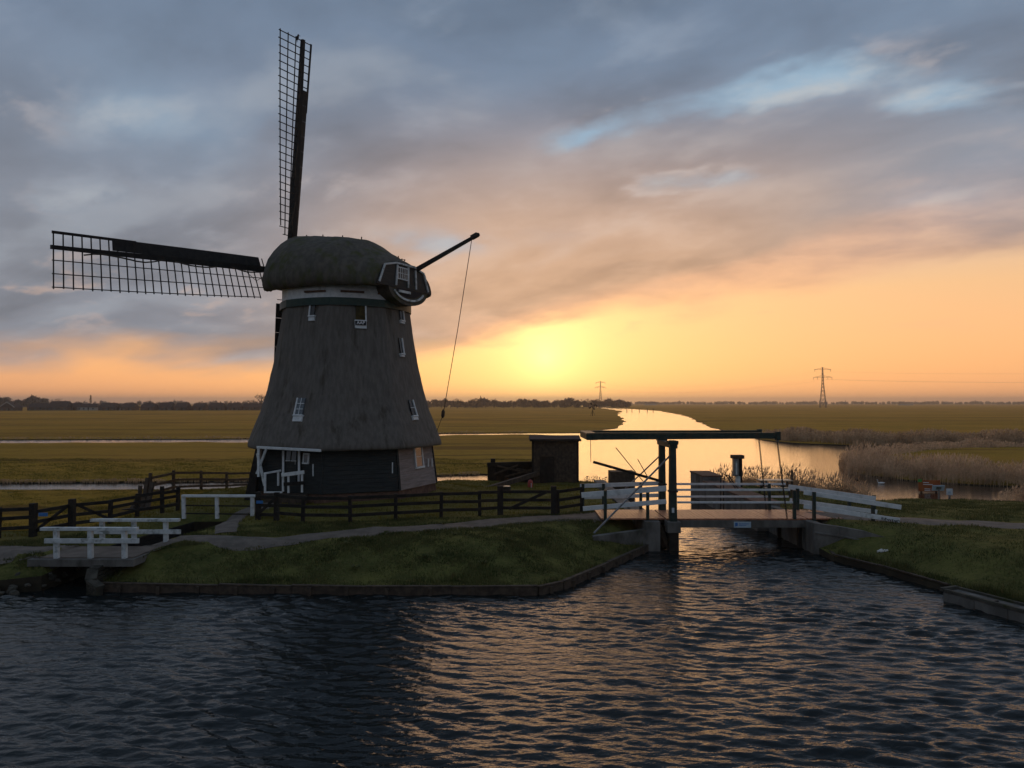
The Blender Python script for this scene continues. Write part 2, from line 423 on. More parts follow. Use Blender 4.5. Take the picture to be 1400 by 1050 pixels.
class MB:
    def __init__(s): s.v = []; s.f = []
    def add(s, vs_, fs):
        k = len(s.v); s.v += [tuple(p) for p in vs_]; s.f += [tuple(i + k for i in f) for f in fs]; return s
    def box(s, lo, hi):
        x0, y0, z0 = lo; x1, y1, z1 = hi
        return s.add([(x0, y0, z0), (x1, y0, z0), (x1, y1, z0), (x0, y1, z0), (x0, y0, z1), (x1, y0, z1), (x1, y1, z1), (x0, y1, z1)],
                     [(0, 3, 2, 1), (4, 5, 6, 7), (0, 1, 5, 4), (1, 2, 6, 5), (2, 3, 7, 6), (3, 0, 4, 7)])
    def beam(s, a, b, w, h, up=(0, 0, 1), w2=None, h2=None):
        a, b = Vector(a), Vector(b); d = (b - a).normalized(); up = Vector(up)
        if abs(d.dot(up)) > 0.98: up = Vector((0, 1, 0)) if abs(d.y) < 0.9 else Vector((1, 0, 0))
        r = d.cross(up).normalized(); t = r.cross(d)
        w2 = w if w2 is None else w2; h2 = h if h2 is None else h2
        vs_ = []
        for p, ww, hh in ((a, w, h), (b, w2, h2)):
            for i, j in ((-1, -1), (1, -1), (1, 1), (-1, 1)): vs_.append(p + r * (i * ww / 2) + t * (j * hh / 2))
        return s.add(vs_, [(0, 1, 2, 3), (7, 6, 5, 4), (0, 4, 5, 1), (1, 5, 6, 2), (2, 6, 7, 3), (3, 7, 4, 0)])
    def tube(s, pts, r, n=6, r2=None, caps=True):
        pts = [Vector(p) for p in pts]; m = len(pts); base = len(s.v)
        for i, p in enumerate(pts):
            d = (pts[min(i + 1, m - 1)] - pts[max(i - 1, 0)]).normalized()
            up = Vector((0, 0, 1)) if abs(d.z) < 0.95 else Vector((1, 0, 0))
            a = d.cross(up).normalized(); b = a.cross(d)
            rr = r if r2 is None else r + (r2 - r) * i / max(1, m - 1)
            if isinstance(r, (list, tuple)): rr = r[i]
            for k in range(n):
                t = 2 * math.pi * k / n
                s.v.append(tuple(p + a * (math.cos(t) * rr) + b * (math.sin(t) * rr)))
        for i in range(m - 1):
            for k in range(n):
                k2 = (k + 1) % n
                s.f.append((base + i * n + k, base + (i + 1) * n + k, base + (i + 1) * n + k2, base + i * n + k2))
        if caps:
            s.f.append(tuple(base + k for k in range(n)))
            s.f.append(tuple(base + (m - 1) * n + k for k in reversed(range(n))))
        return s
    def mesh(s, name, m, smooth=False):
        me = bpy.data.meshes.new(name); me.from_pydata(s.v, [], s.f); me.validate(); me.update()
        if m: me.materials.append(MATS[m])
        if smooth: me.polygons.foreach_set('use_smooth', [True] * len(me.polygons))
        return me
    def build(s, name, m, parent=None, smooth=False, world=I4):
        return link(bpy.data.objects.new(name, s.mesh(name, m, smooth)), world, parent)


UNIT = {}


def unit(m):
    """one shared beam of unit size per material, its long edges softened"""
    if m not in UNIT:
        c = 0.06
        sec = [(-.5 + c, -.5), (.5 - c, -.5), (.5, -.5 + c), (.5, .5 - c), (.5 - c, .5), (-.5 + c, .5), (-.5, .5 - c), (-.5, -.5 + c)]
        vs_ = [(-.5, a, b) for a, b in sec] + [(.5, a, b) for a, b in sec]
        fs = [tuple(reversed(range(8))), tuple(range(8, 16))] + [(i, (i + 1) % 8, 8 + (i + 1) % 8, 8 + i) for i in range(8)]
        mb = MB(); mb.add(vs_, fs)
        UNIT[m] = mb.mesh('beam_' + m, m)
    return UNIT[m]


def bar(name, a, b, w, h, m, parent, up=(0, 0, 1)):
    """a straight member from a to b, w across and h along 'up'"""
    a, b = Vector(a), Vector(b); d = b - a; L = d.length; d = d / L; up = Vector(up)
    if abs(d.dot(up)) > 0.98: up = Vector((0, 1, 0)) if abs(d.y) < 0.9 else Vector((1, 0, 0))
    y = up.cross(d).normalized(); z = d.cross(y)
    c = (a + b) / 2
    M = Matrix(((d.x * L, y.x * w, z.x * h, c.x), (d.y * L, y.y * w, z.y * h, c.y), (d.z * L, y.z * w, z.z * h, c.z), (0, 0, 0, 1)))
    return link(bpy.data.objects.new(name, unit(m)), M, parent)


def np_mesh(name, V, F, m, parent=None, smooth=False, kind=None):
    """large meshes straight from arrays (F: n x 3 or n x 4)"""
    me = bpy.data.meshes.new(name)
    V = np.asarray(V, dtype=np.float32); F = np.asarray(F, dtype=np.int32)
    k = F.shape[1]
    me.vertices.add(len(V)); me.vertices.foreach_set('co', V.ravel())
    me.loops.add(F.size); me.loops.foreach_set('vertex_index', F.ravel())
    me.polygons.add(len(F)); me.polygons.foreach_set('loop_start', np.arange(0, F.size, k, dtype=np.int32))
    me.polygons.foreach_set('loop_total', np.full(len(F), k, dtype=np.int32))
    if smooth: me.polygons.foreach_set('use_smooth', np.ones(len(F), dtype=bool))
    me.update(calc_edges=True)
    me.materials.append(MATS[m])
    o = link(bpy.data.objects.new(name, me), I4, parent)
    if kind: o['kind'] = kind
    return o


def n3(x, y, s=1.0, o=0.0):
    return mnoise.noise(Vector((x * s + o, y * s - o, 0.37 * o)))

# ------------------------------------------------------------------ water: one sheet, waves modelled on the near canal
WATER = -1.0


def build_water():
    ny, nx = 800, 820
    Y = 7.0 * (34.0 / 7.0) ** np.linspace(0, 1, ny)
    S = np.linspace(-1, 1, nx)
    YY, SS = np.meshgrid(Y, S, indexing='ij')
    XX = SS * (0.78 * YY + 2.0)
    rg = np.random.default_rng(11)
    Z = np.zeros_like(XX)
    # slow patches where the breeze is stronger or weaker
    patch = 0.82 + 0.42 * np.sin(XX * 0.31 + YY * 0.42 + 1.0) * np.sin(XX * 0.17 - YY * 0.53) + 0.12 * np.sin(XX * 0.9 + 2.0 * np.sin(YY * 0.7))
    wob = 0.35 * np.sin(XX * 0.55 + 0.7 * YY) + 0.25 * np.sin(XX * 1.3 - 0.4 * YY + 2.0)
    for i in range(72):
        lam = float(np.clip(0.40 * math.exp(rg.normal() * 0.48), 0.17, 1.7))
        th = math.pi / 2 - 0.18 + rg.normal() * 0.30
        kk = 2 * math.pi / lam
        slope = 0.034 * (1.0 if lam < 0.9 else 0.8)
        ph = kk * (XX * math.cos(th) + YY * math.sin(th)) + rg.random() * 6.28 + wob * min(2.5, 1.2 / lam)
        c = np.sin(ph)
        Z += slope / kk * (c + 0.30 * np.sin(2 * ph + 1.57)) * (1.0 + 0.5 * np.sin(XX * (0.3 + rg.random()) + rg.random() * 6) * np.sin(YY * (0.3 + rg.random()) + rg.random() * 6))
    fade = np.clip((1 - np.abs(SS)) / 0.05, 0, 1) * np.clip((34 - YY) / 8.0, 0, 1) * np.clip((YY - 7) / 0.8, 0, 1)
    Z = WATER + Z * patch * fade
    V = np.stack([XX, YY, Z], -1).reshape(-1, 3)
    i = np.arange(ny - 1)[:, None] * nx + np.arange(nx - 1)[None, :]
    F = np.stack([i, i + 1, i + nx + 1, i + nx], -1).reshape(-1, 4)
    n0 = len(V)
    xa, xb, w = 0.78 * 7 + 2, 0.78 * 34 + 2, WATER
    E_ = np.array([(-6000, 34, w), (-xb, 34, w), (xb, 34, w), (6000, 34, w), (6000, 9000, w), (-6000, 9000, w),
                   (-xa, 7, w), (-6000, 7, w), (xa, 7, w), (6000, 7, w), (-6000, -120, w), (6000, -120, w)], float)
    Q = np.array([(0, 3, 4, 5), (7, 6, 1, 0), (8, 9, 3, 2), (10, 11, 9, 7)]) + n0
    o = np_mesh('water', np.vstack([V, E_]), np.vstack([F, Q]), 'water', smooth=True)
    tag(o, kind='structure')


build_water()


# ------------------------------------------------------------------ land
def inside(P, poly):
    x, y = P[:, 0], P[:, 1]; r = np.zeros(len(P), bool); n = len(poly)
    for i in range(n):
        x0, y0 = poly[i][:2]; x1, y1 = poly[(i + 1) % n][:2]
        c = (y0 > y) != (y1 > y)
        with np.errstate(divide='ignore', invalid='ignore'):
            r ^= c & (x < (x1 - x0) * (y - y0) / (y1 - y0) + x0)
    return r


def edge_info(P, poly):
    """distance to the outline with the bank height and bank width there"""
    best = np.full(len(P), 1e9); ze = np.zeros(len(P)); w = np.ones(len(P)); n = len(poly)
    for i in range(n):
        a, b = np.array(poly[i]), np.array(poly[(i + 1) % n])
        d = b[:2] - a[:2]; L2 = (d ** 2).sum() + 1e-9
        t = np.clip(((P - a[:2]) @ d) / L2, 0, 1)
        q = a[:2] + t[:, None] * d
        dd = np.hypot(*(P - q).T)
        m = dd < best
        best[m] = dd[m]; ze[m] = (a[2] + (b[2] - a[2]) * t)[m]; w[m] = (a[3] + (b[3] - a[3]) * t)[m]
    return best, ze, w


def smooth(t):
    t = np.clip(t, 0, 1); return t * t * (3 - 2 * t)


def field(P, poly, base):
    P = np.asarray(P, float)
    d, ze, w = edge_info(P, poly)
    s = smooth(d / w)
    return ze + (base(P[:, 0], P[:, 1]) - ze) * s


def refine(poly, step, jit, far=1e9):
    out = []
    n = len(poly)
    for i in range(n):
        a, b = poly[i], poly[(i + 1) % n]
        L = math.hypot(b[0] - a[0], b[1] - a[1])
        dist = math.hypot((a[0] + b[0]) / 2, (a[1] + b[1]) / 2)
        k = max(1, int(L / (step * max(1, dist / 40)))) if dist < far else 1
        for j in range(k):
            t = j / k
            p = [a[q] + (b[q] - a[q]) * t for q in range(4)]
            if j and jit:
                nx_, ny_ = -(b[1] - a[1]) / L, (b[0] - a[0]) / L
                o = (n3(p[0], p[1], 0.45, 3) + 0.6 * n3(p[0], p[1], 1.6, 8)) * jit * max(1, dist / 60)
                p[0] += nx_ * o; p[1] += ny_ * o
            out.append(tuple(p))
    return out


def land(name, poly, base, m, grid, jit=0.0, step=1.2, keep=None):
    ol = refine(poly, step, jit, 700)
    pts = [Vector((p[0], p[1])) for p in ol]
    edges = [(i, (i + 1) % len(pts)) for i in range(len(pts))]
    if grid:
        x0, x1, y0, y1, s = grid
        gx, gy = np.meshgrid(np.arange(x0, x1, s), np.arange(y0, y1, s))
        Pg = np.stack([gx.ravel(), gy.ravel()], 1) + np.random.default_rng(3).uniform(-.25, .25, (gx.size, 2)) * s
        Pg = Pg[inside(Pg, ol)]
        d, _, _ = edge_info(Pg, ol)
        Pg = Pg[d > 0.35 * s]
        # a row of points close behind the edge rounds the bank
        pts += [Vector(p) for p in Pg.tolist()]
    r = delaunay_2d_cdt(pts, edges, [], 1, 1e-5)
    V2 = np.array([(p.x, p.y) for p in r[0]]); F = [tuple(f) for f in r[2]]
    z = field(V2, ol, base)
    mb = MB()
    fs = []
    for f in F:
        a, b, c = (V2[i] for i in f[:3])
        fs.append(f if (b[0] - a[0]) * (c[1] - a[1]) - (b[1] - a[1]) * (c[0] - a[0]) > 0 else tuple(reversed(f)))
    mb.add([(p[0], p[1], h) for p, h in zip(V2, z)], fs)
    o = mb.build(name, m, smooth=True)
    tag(o, kind='structure')
    # bank below the turf
    bk = MB(); n = len(ol)
    top = [(p[0], p[1], p[2]) for p in ol]
    bot = [(p[0], p[1], WATER - 0.8) for p in ol]
    area = sum(ol[i][0] * ol[(i + 1) % n][1] - ol[(i + 1) % n][0] * ol[i][1] for i in range(n))
    fs = [(i, n + i, n + (i + 1) % n, (i + 1) % n) for i in range(n)]
    if area < 0: fs = [tuple(reversed(f)) for f in fs]
    bk.add(top + bot, fs)
    b = bk.build('bank', 'mud', o)
    return ol


def g4(u, v, ze, w, z=None):
    p = G(u, v, ze if z is None else z); return (p.x, p.y, ze, w)


MILL = Vector((-8.58, 36.7, 0))
DECKZ = 0.16
NOTCH = [(-13.75, 20.9, -0.55, 0.5), (-13.6, 23.4, -0.3, 0.4), (-13.3, 26.0, -0.35, 0.5), (-12.9, 28.9, -0.3, 0.5),
         (-11.3, 28.9, -0.3, 0.5), (-11.3, 26.0, -0.35, 0.5), (-11.75, 23.3, -0.3, 0.4)]
OUT_A = ([g4(137, 799, -0.8, 1.6), g4(300, 801, -0.8, 3.0), g4(500, 803, -0.8, 3.4), g4(735, 803, -0.8, 3.6), g4(768, 797, -0.8, 3.4),
          g4(830, 770, -0.8, 3.0), g4(884, 746, -0.8, 2.0), (5.35, 28.0, -0.75, 1.2), (5.2, 30.5, -0.3, 0.8), (5.2, 42, -0.6, 0.8),
          (6.2, 44, -0.8, 1.5), (7.6, 44.4, -0.8, 1.5), (7.6, 46, -0.85, 1.5), (4.5, 47.6, -0.88, 2), (1.0, 46.6, -0.88, 2),
          (-2.5, 48.4, -0.88, 2), (-8, 47.6, -0.88, 2), (-16.5, 44.6, -0.88, 2), (-32, 43.4, -0.88, 2), (-80, 42.5, -0.88, 2),
          (-200, 42, -0.88, 2), (-200, 20, -0.8, 2), (-30, 20.4, -0.8, 2), (-16.5, 20.7, -0.8, 1.6)] + NOTCH)


def base_A(x, y):
    z = np.zeros_like(x)
    back = smooth((y - 36) / 8.0)
    left = smooth((-x - 13.5) / 3.0)
    dm = np.hypot(x - MILL.x, y - MILL.y)
    z = -0.5 * back - 0.12 * left * (1 - back) - 0.24 * back * left
    z = z * smooth((dm - 4.6) / 4.0)
    ramp = smooth((x - 1.5) / 3.0) * (1 - smooth((y - 30.2) / 2.0)) * smooth((y - 24.5) / 2.0)
    z = z + ramp * 0.14
    return z + 0.035 * np.sin(x * 0.9 + y * 0.6) * np.sin(y * 1.1 - x * 0.35) + 0.03 * np.sin(x * 2.3 + 1) * np.sin(y * 2.0)


OUT_E = [(11.15, 26.0, -0.75, 0.9), g4(1140, 760, -0.8, 3.0), g4(1200, 774, -0.8, 3.0), g4(1298, 801, -0.8, 3.4), g4(1400, 828, -0.8, 3.4),
         (15.0, 15.0, -0.8, 3), (17.5, 8.0, -0.8, 3), (200, 6, -0.8, 3), (200, 36.5, -0.88, 2), (34, 37.6, -0.88, 2.5), g4(1345, 690, -0.9, 2.5),
         g4(1300, 687, -0.9, 2.5), g4(1250, 686, -0.9, 2.5), g4(1205, 687, -0.9, 2.5), (18.9, 37.8, -0.9, 2), (17.9, 38.8, -0.9, 2), (17.3, 41, -0.9, 2),
         (16, 43.3, -0.9, 2), (14.5, 44.3, -0.9, 2), (12.3, 43.9, -0.9, 2), (11.9, 42, -0.5, 1), (11.5, 30.6, -0.2, 0.8), (11.15, 28.5, -0.2, 0.6)]


def base_E(x, y):
    back = smooth((y - 29.5) / 6.0)
    ramp = (1 - smooth((x - 12.0) / 3.5)) * (1 - smooth((y - 30.2) / 2.0)) * smooth((y - 24.5) / 2.0)
    return -0.42 * back + 0.14 * ramp + 0.035 * np.sin(x * 0.9 + y * 0.6) * np.sin(y * 1.1 - x * 0.35) + 0.03 * np.sin(x * 2.3 + 1) * np.sin(y * 2.0)


MEAD = -0.68


def base_M(x, y):
    return MEAD + 0.05 * np.sin(x * 0.21 + 1) * np.sin(y * 0.37) + 0.03 * np.sin(x * 0.8 + y * 0.5)


OUT_B = [(-200, 47.0, -0.9, 2), (-80, 47.6, -0.9, 2), (-32, 48.8, -0.9, 2), (-16.5, 49.8, -0.9, 2), (-8, 52.6, -0.9, 2), (-2.5, 54.6, -0.9, 2),
         (1, 53.5, -0.9, 2), (2.6, 52.6, -0.9, 2), (3.2, 56, -0.9, 2), (6, 75, -0.9, 2), (8.5, 100, -0.9, 2), (9.2, 117, -0.9, 2), (4, 121.5, -0.9, 2),
         (-12, 116, -0.9, 2), (-36, 97, -0.9, 2), (-75, 94, -0.9, 2), (-200, 90, -0.9, 2)]
OUT_C = [(-6000, 60, -0.9, 3), (-200, 102, -0.9, 3), (-75, 105.5, -0.9, 3), (-37, 108.5, -0.9, 3), (-12, 127, -0.9, 3), (3, 130, -0.9, 3), (13.4, 131, -0.9, 3),
         (23.4, 157, -0.9, 3), (35, 222, -0.9, 3), (50, 334, -0.9, 3), (75, 485, -0.9, 3), (105, 900, -0.9, 3), (330, 6000, -0.9, 3), (-6000, 6000, -0.9, 3)]
OUT_D = [(102, 485, -0.9, 3), (74, 300, -0.9, 3), (47, 172, -0.9, 3), (41.5, 137, -0.9, 3), (37, 105, -0.9, 3), (38.5, 96, -0.9, 3), (44, 91.5, -0.9, 3),
         (56, 93, -0.9, 3), (75, 94, -0.9, 3), (150, 95, -0.9, 3), (6000, 60, -0.9, 3), (6000, 6000, -0.9, 3), (345, 6000, -0.9, 3), (120, 900, -0.9, 3)]
OUT_F = [(26.6, 54, -0.93, 2), (28, 50.5, -0.93, 2), (31, 47.6, -0.93, 2), (36, 45.6, -0.93, 2), (45, 43.2, -0.93, 2), (60, 41.2, -0.93, 2), (200, 40, -0.93, 2),
         (200, 85, -0.93, 2), (75, 87, -0.93, 2), (56, 86.5, -0.93, 2), (47, 83, -0.93, 2), (39, 77, -0.93, 2), (33, 70, -0.93, 2), (28.5, 62, -0.93, 2)]

RA = land('ground', OUT_A, base_A, 'yard_grass', (-34, 9, 20, 50, 0.55), 0.0)
RE = land('ground', OUT_E, base_E, 'yard_grass', (10.5, 40, 12, 46, 0.55), 0.0)
land('meadow', OUT_B, base_M, 'meadow_grass', (-120, 12, 46, 124, 3.0), 0.35)
land('meadow', OUT_C, base_M, 'meadow_grass', (-240, 60, 98, 260, 7.0), 0.45)
land('meadow', OUT_D, base_M, 'meadow_grass', (36, 260, 90, 260, 7.0), 0.45)
land('meadow', OUT_F, base_M, 'meadow_grass', (26, 110, 40, 88, 2.5), 0.4)


def zA(x, y): return float(field([(x, y)], RA, base_A)[0])
def zE(x, y): return float(field([(x, y)], RE, base_E)[0])


def gz(x, y):
    return zE(x, y) if x > 8.3 else zA(x, y)


# the fenced field left of the mill yard: its own sheet of meadow grass on the same ground
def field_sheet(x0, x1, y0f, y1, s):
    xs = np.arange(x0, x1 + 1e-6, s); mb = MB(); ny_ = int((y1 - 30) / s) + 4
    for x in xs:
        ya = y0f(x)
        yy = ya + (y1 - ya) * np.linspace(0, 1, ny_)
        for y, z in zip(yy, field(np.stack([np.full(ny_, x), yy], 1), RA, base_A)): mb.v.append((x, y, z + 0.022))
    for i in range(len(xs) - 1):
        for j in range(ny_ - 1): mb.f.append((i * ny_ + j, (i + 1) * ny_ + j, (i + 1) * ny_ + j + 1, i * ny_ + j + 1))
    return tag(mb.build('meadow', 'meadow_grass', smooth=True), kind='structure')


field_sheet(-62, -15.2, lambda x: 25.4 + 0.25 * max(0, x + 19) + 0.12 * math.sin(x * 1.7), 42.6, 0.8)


# ------------------------------------------------------------------ path
def ribbon(name, pts, widths, m, zf, lift=0.03, step=0.5):
    P = [Vector((p[0], p[1])) for p in pts]
    cen, wid = [], []
    for i in range(len(P) - 1):
        k = max(1, int((P[i + 1] - P[i]).length / step))
        p0 = P[max(0, i - 1)]; p3 = P[min(len(P) - 1, i + 2)]
        for j in range(k):
            t = j / k
            a, b = P[i], P[i + 1]
            q = 0.5 * ((2 * a) + (b - p0) * t + (2 * p0 - 5 * a + 4 * b - p3) * t * t + (3 * a - p0 - 3 * b + p3) * t ** 3)
            cen.append(q); wid.append(widths[i] + (widths[i + 1] - widths[i]) * t)
    cen.append(P[-1]); wid.append(widths[-1])
    mb = MB(); K = 5; n = len(cen)
    for i, (c, w) in enumerate(zip(cen, wid)):
        d = (cen[min(i + 1, n - 1)] - cen[max(i - 1, 0)]).normalized(); r = Vector((d.y, -d.x))
        for k in range(K):
            s = (k / (K - 1) - 0.5)
            o = (n3(c.x, c.y, 1.1, k) * 0.2 + n3(c.x, c.y, 3.7, k) * 0.1) if k in (0, K - 1) else 0
            p = c + r * (s * w + o)
            mb.v.append((p.x, p.y, zf(p.x, p.y) + (lift if 0 < k < K - 1 else lift * 0.1)))
    for i in range(n - 1):
        for k in range(K - 1):
            mb.f.append((i * K + k, i * K + k + 1, (i + 1) * K + k + 1, (i + 1) * K + k))
    o = mb.build(name, m, smooth=True)
    return tag(o, kind='structure')


pl = [G(u, v, 0) for u, v in ((250, 737), (330, 739), (420, 734), (500, 728), (600, 720), (700, 712.5), (770, 708.5))]
ribbon('path', [(-11.6, 22.2)] + [(p.x, p.y) for p in pl] + [(3.6, 27.85)], [1.4, 1.2, 1.2, 1.25, 1.3, 1.4, 1.6, 1.8, 2.0], 'path_gravel', zA)
ribbon('path', [(-60, 21.9), (-30, 22.0), (-18, 22.15), (-13.7, 22.15)], [1.6, 1.6, 1.6, 1.5], 'path_gravel', zA)
ribbon('path', [(-9.9, 24.6), (-10.6, 26.6), (-11.1, 28.8), (-10.9, 30.9), (-10.6, 32.6)], [0.7, 0.8, 0.9, 0.9, 0.9], 'path_gravel', zA)
ribbon('path', [(11.3, 27.85), (13.3, 27.75), (15.3, 27.2), (18.8, 26.3), (25, 25.5), (40, 24.5)], [2.0, 2.0, 1.7, 1.5, 1.5, 1.5], 'path_gravel', zE)


# ------------------------------------------------------------------ grass standing on the banks and in the yard
def blades(name, poly, zfield, n, hmin, hmax, m, seed, skip=None, within=None):
    rg = np.random.default_rng(seed)
    x0, x1 = min(p[0] for p in poly), max(p[0] for p in poly); y0, y1 = min(p[1] for p in poly), max(p[1] for p in poly)
    P = np.stack([rg.uniform(x0, x1, n * 4), rg.uniform(y0, y1, n * 4)], 1)
    P = P[inside(P, poly)]
    if within: P = P[inside(P, within)]
    cl = np.sin(P[:, 0] * 2.1 + 1.7 * np.sin(P[:, 1] * 1.3)) * np.sin(P[:, 1] * 2.9 + P[:, 0] * .7) + 0.6 * np.sin(P[:, 0] * 6.3) * np.sin(P[:, 1] * 5.7)
    P = P[rg.random(len(P)) < 0.55 + 0.4 * cl]
    if skip is not None: P = P[~skip(P)]
    P = P[:n]
    z = zfield(P); k = len(P)
    ok = z > WATER + 0.1
    P, z = P[ok], z[ok]; k = len(P)
    h = rg.uniform(hmin, hmax, k) * (0.7 + 0.6 * np.clip(np.sin(P[:, 0] * 1.1) * np.sin(P[:, 1] * 1.4) + .5, 0, 1)); a = rg.uniform(0, 6.28, k); w = rg.uniform(0.008, 0.018, k)
    lean = rg.uniform(0, 0.7, k) * h; la = rg.uniform(0, 6.28, k)
    base = np.stack([P[:, 0], P[:, 1], z - 0.01], 1)
    dx = np.stack([np.cos(a) * w, np.sin(a) * w, np.zeros(k)], 1)
    tip = base + np.stack([np.cos(la) * lean, np.sin(la) * lean, h], 1)
    V = np.stack([base - dx, base + dx, tip], 1).reshape(-1, 3)
    F = np.arange(3 * k).reshape(-1, 3)
    o = np_mesh(name, V, F, m)
    return tag(o, kind='stuff')


def path_mask(P):
    m = np.zeros(len(P), bool)
    for pts, hw in (([(-30, 22.0), (-11.6, 22.2)] + [(p.x, p.y) for p in pl] + [(5.6, 27.85)], 0.60),
                    ([(-9.9, 24.6), (-10.6, 26.6), (-11.1, 28.8), (-10.9, 30.9), (-10.6, 32.6)], 0.38),
                    ([(10.5, 27.85), (13.3, 27.75), (15.3, 27.2), (18.8, 26.3), (40, 24.5)], 0.85)):
        for a, b in zip(pts[:-1], pts[1:]):
            a, b = np.array(a), np.array(b); d = b - a
            t = np.clip(((P - a) @ d) / (d @ d), 0, 1)
            m |= np.hypot(*(P - a - t[:, None] * d).T) < hw
    m |= np.hypot(P[:, 0] - MILL.x, P[:, 1] - MILL.y) < 4.5
    return m


g = blades('grass', [(-17, 20), (-12, 20), (6, 20), (6, 30), (0, 28.6), (-12, 26), (-17, 24)], lambda P: field(P, RA, base_A), 75000, 0.03, 0.10, 'grass_blade', 1, path_mask, RA)
tag(g, 'short rough grass on the canal bank below the path by the mill', 'grass')
g = blades('grass', [(-20, 24), (-12, 26), (0, 28.6), (6, 30), (5, 47), (-20, 45)], lambda P: field(P, RA, base_A), 60000, 0.04, 0.12, 'meadow_blade', 2, path_mask, RA)
tag(g, 'yellowish grass of the yard behind the dark fence around the mill', 'grass')
g = blades('grass', [(11.2, 26), (11.8, 18), (20, 15), (26, 20), (26, 39), (11.9, 44)], lambda P: field(P, RE, base_E), 75000, 0.03, 0.11, 'grass_blade', 3, path_mask, RE)
tag(g, 'grass on the bank to the right of the drawbridge', 'grass')
g = blades('grass', [(-34, 25.5), (-19, 25.6), (-15.3, 26.6), (-15.3, 42.5), (-34, 42.5)], lambda P: field(P, RA, base_A), 45000, 0.03, 0.09, 'meadow_blade', 21, None, RA)
tag(g, 'short yellow-green grass of the fenced field left of the mill', 'grass')
fa_ = [g4(u, v, -0.8, 0)[:2] for u, v in ((140, 799), (300, 801), (500, 803), (735, 803), (768, 797), (830, 770), (884, 746))]
g = blades('grass', fa_ + [(x - .1, y + .5) for x, y in reversed(fa_)], lambda P: field(P, RA, base_A), 9000, 0.08, 0.26, 'grass_blade', 22, None, RA)
tag(g, 'longer grass hanging over the timber edging below the mill', 'grass')
fe_ = [g4(u, v, -0.8, 0)[:2] for u, v in ((1140, 760), (1200, 774), (1298, 801), (1400, 828))]
g = blades('grass', fe_ + [(x + .45, y + .25) for x, y in reversed(fe_)], lambda P: field(P, RE, base_E), 5000, 0.08, 0.26, 'grass_blade', 23, None, RE)
tag(g, 'longer grass hanging over the edging right of the drawbridge', 'grass')
g = blades('grass', [(-40, 46), (3, 52), (5, 66), (-60, 66)], lambda P: field(P, OUT_B, base_M), 60000, 0.04, 0.12, 'meadow_blade', 4, None, OUT_B)
tag(g, 'rough meadow grass along the far side of the ditch behind the mill', 'grass')

# ------------------------------------------------------------------ the windmill
mill = empty('windmill', MILL, 'dark thatched octagonal smock windmill with four lattice sails beside the canal', 'windmill')


def corner(k, r, z):
    a = R(45 * k); return MILL + Vector((math.cos(a) * r, math.sin(a) * r, z))


def base_r(z): return 4.72 - 0.13 * z            # the boarded base leans in a little


PROFILE = [(2.36, 4.84), (2.52, 4.85), (3.03, 4.66), (3.55, 4.46), (4.16, 4.22), (5.2, 3.92), (6.43, 3.64), (7.94, 3.39), (9.0, 3.24), (9.30, 3.20)]


def tower_r(z):
    if z <= PROFILE[0][0]: return PROFILE[0][1]
    for (z0, r0), (z1, r1) in zip(PROFILE[:-1], PROFILE[1:]):
        if z <= z1: return r0 + (r1 - r0) * (z - z0) / (z1 - z0)
    return PROFILE[-1][1]


def oct_f(a, soft=0.55):
    t = (a % (math.pi / 4)) - math.pi / 8
    return 1 + (math.cos(math.pi / 8) / math.cos(t) - 1) * soft + 0.02


def thatch_body():
    n, zs = 128, np.concatenate([np.linspace(2.36, 4.2, 18), np.linspace(4.4, 9.30, 26)])
    mb = MB()
    for z in zs:
        for k in range(n):
            a = 2 * math.pi * k / n
            r = tower_r(z) * oct_f(a)
            r += 0.022 * mnoise.noise(Vector((a * 7, z * 1.1, 2))) + 0.012 * mnoise.noise(Vector((a * 25, z * 4, 5)))
            zz = z + (0.03 * mnoise.noise(Vector((a * 12, 0, 9))) if z < 2.4 else 0)
            mb.v.append((MILL.x + math.cos(a) * r, MILL.y + math.sin(a) * r, zz))
    m = len(zs)
    for i in range(m - 1):
        for k in range(n):
            mb.f.append((i * n + k, i * n + (k + 1) % n, (i + 1) * n + (k + 1) % n, (i + 1) * n + k))
    b0 = len(mb.v)                                           # thick underside of the skirt
    for rr, zz in ((4.66, 2.33), (4.30, 2.62)):
        for k in range(n):
            a = 2 * math.pi * k / n; r = rr * oct_f(a)
            mb.v.append((MILL.x + math.cos(a) * r, MILL.y + math.sin(a) * r, zz))
    for k in range(n):
        k2 = (k + 1) % n
        mb.f.append((b0 + k, b0 + k2, k2, k))
        mb.f.append((b0 + n + k, b0 + n + k2, b0 + k2, b0 + k))
    return mb.build('thatched_body', 'thatch', mill, smooth=True)


body = thatch_body()


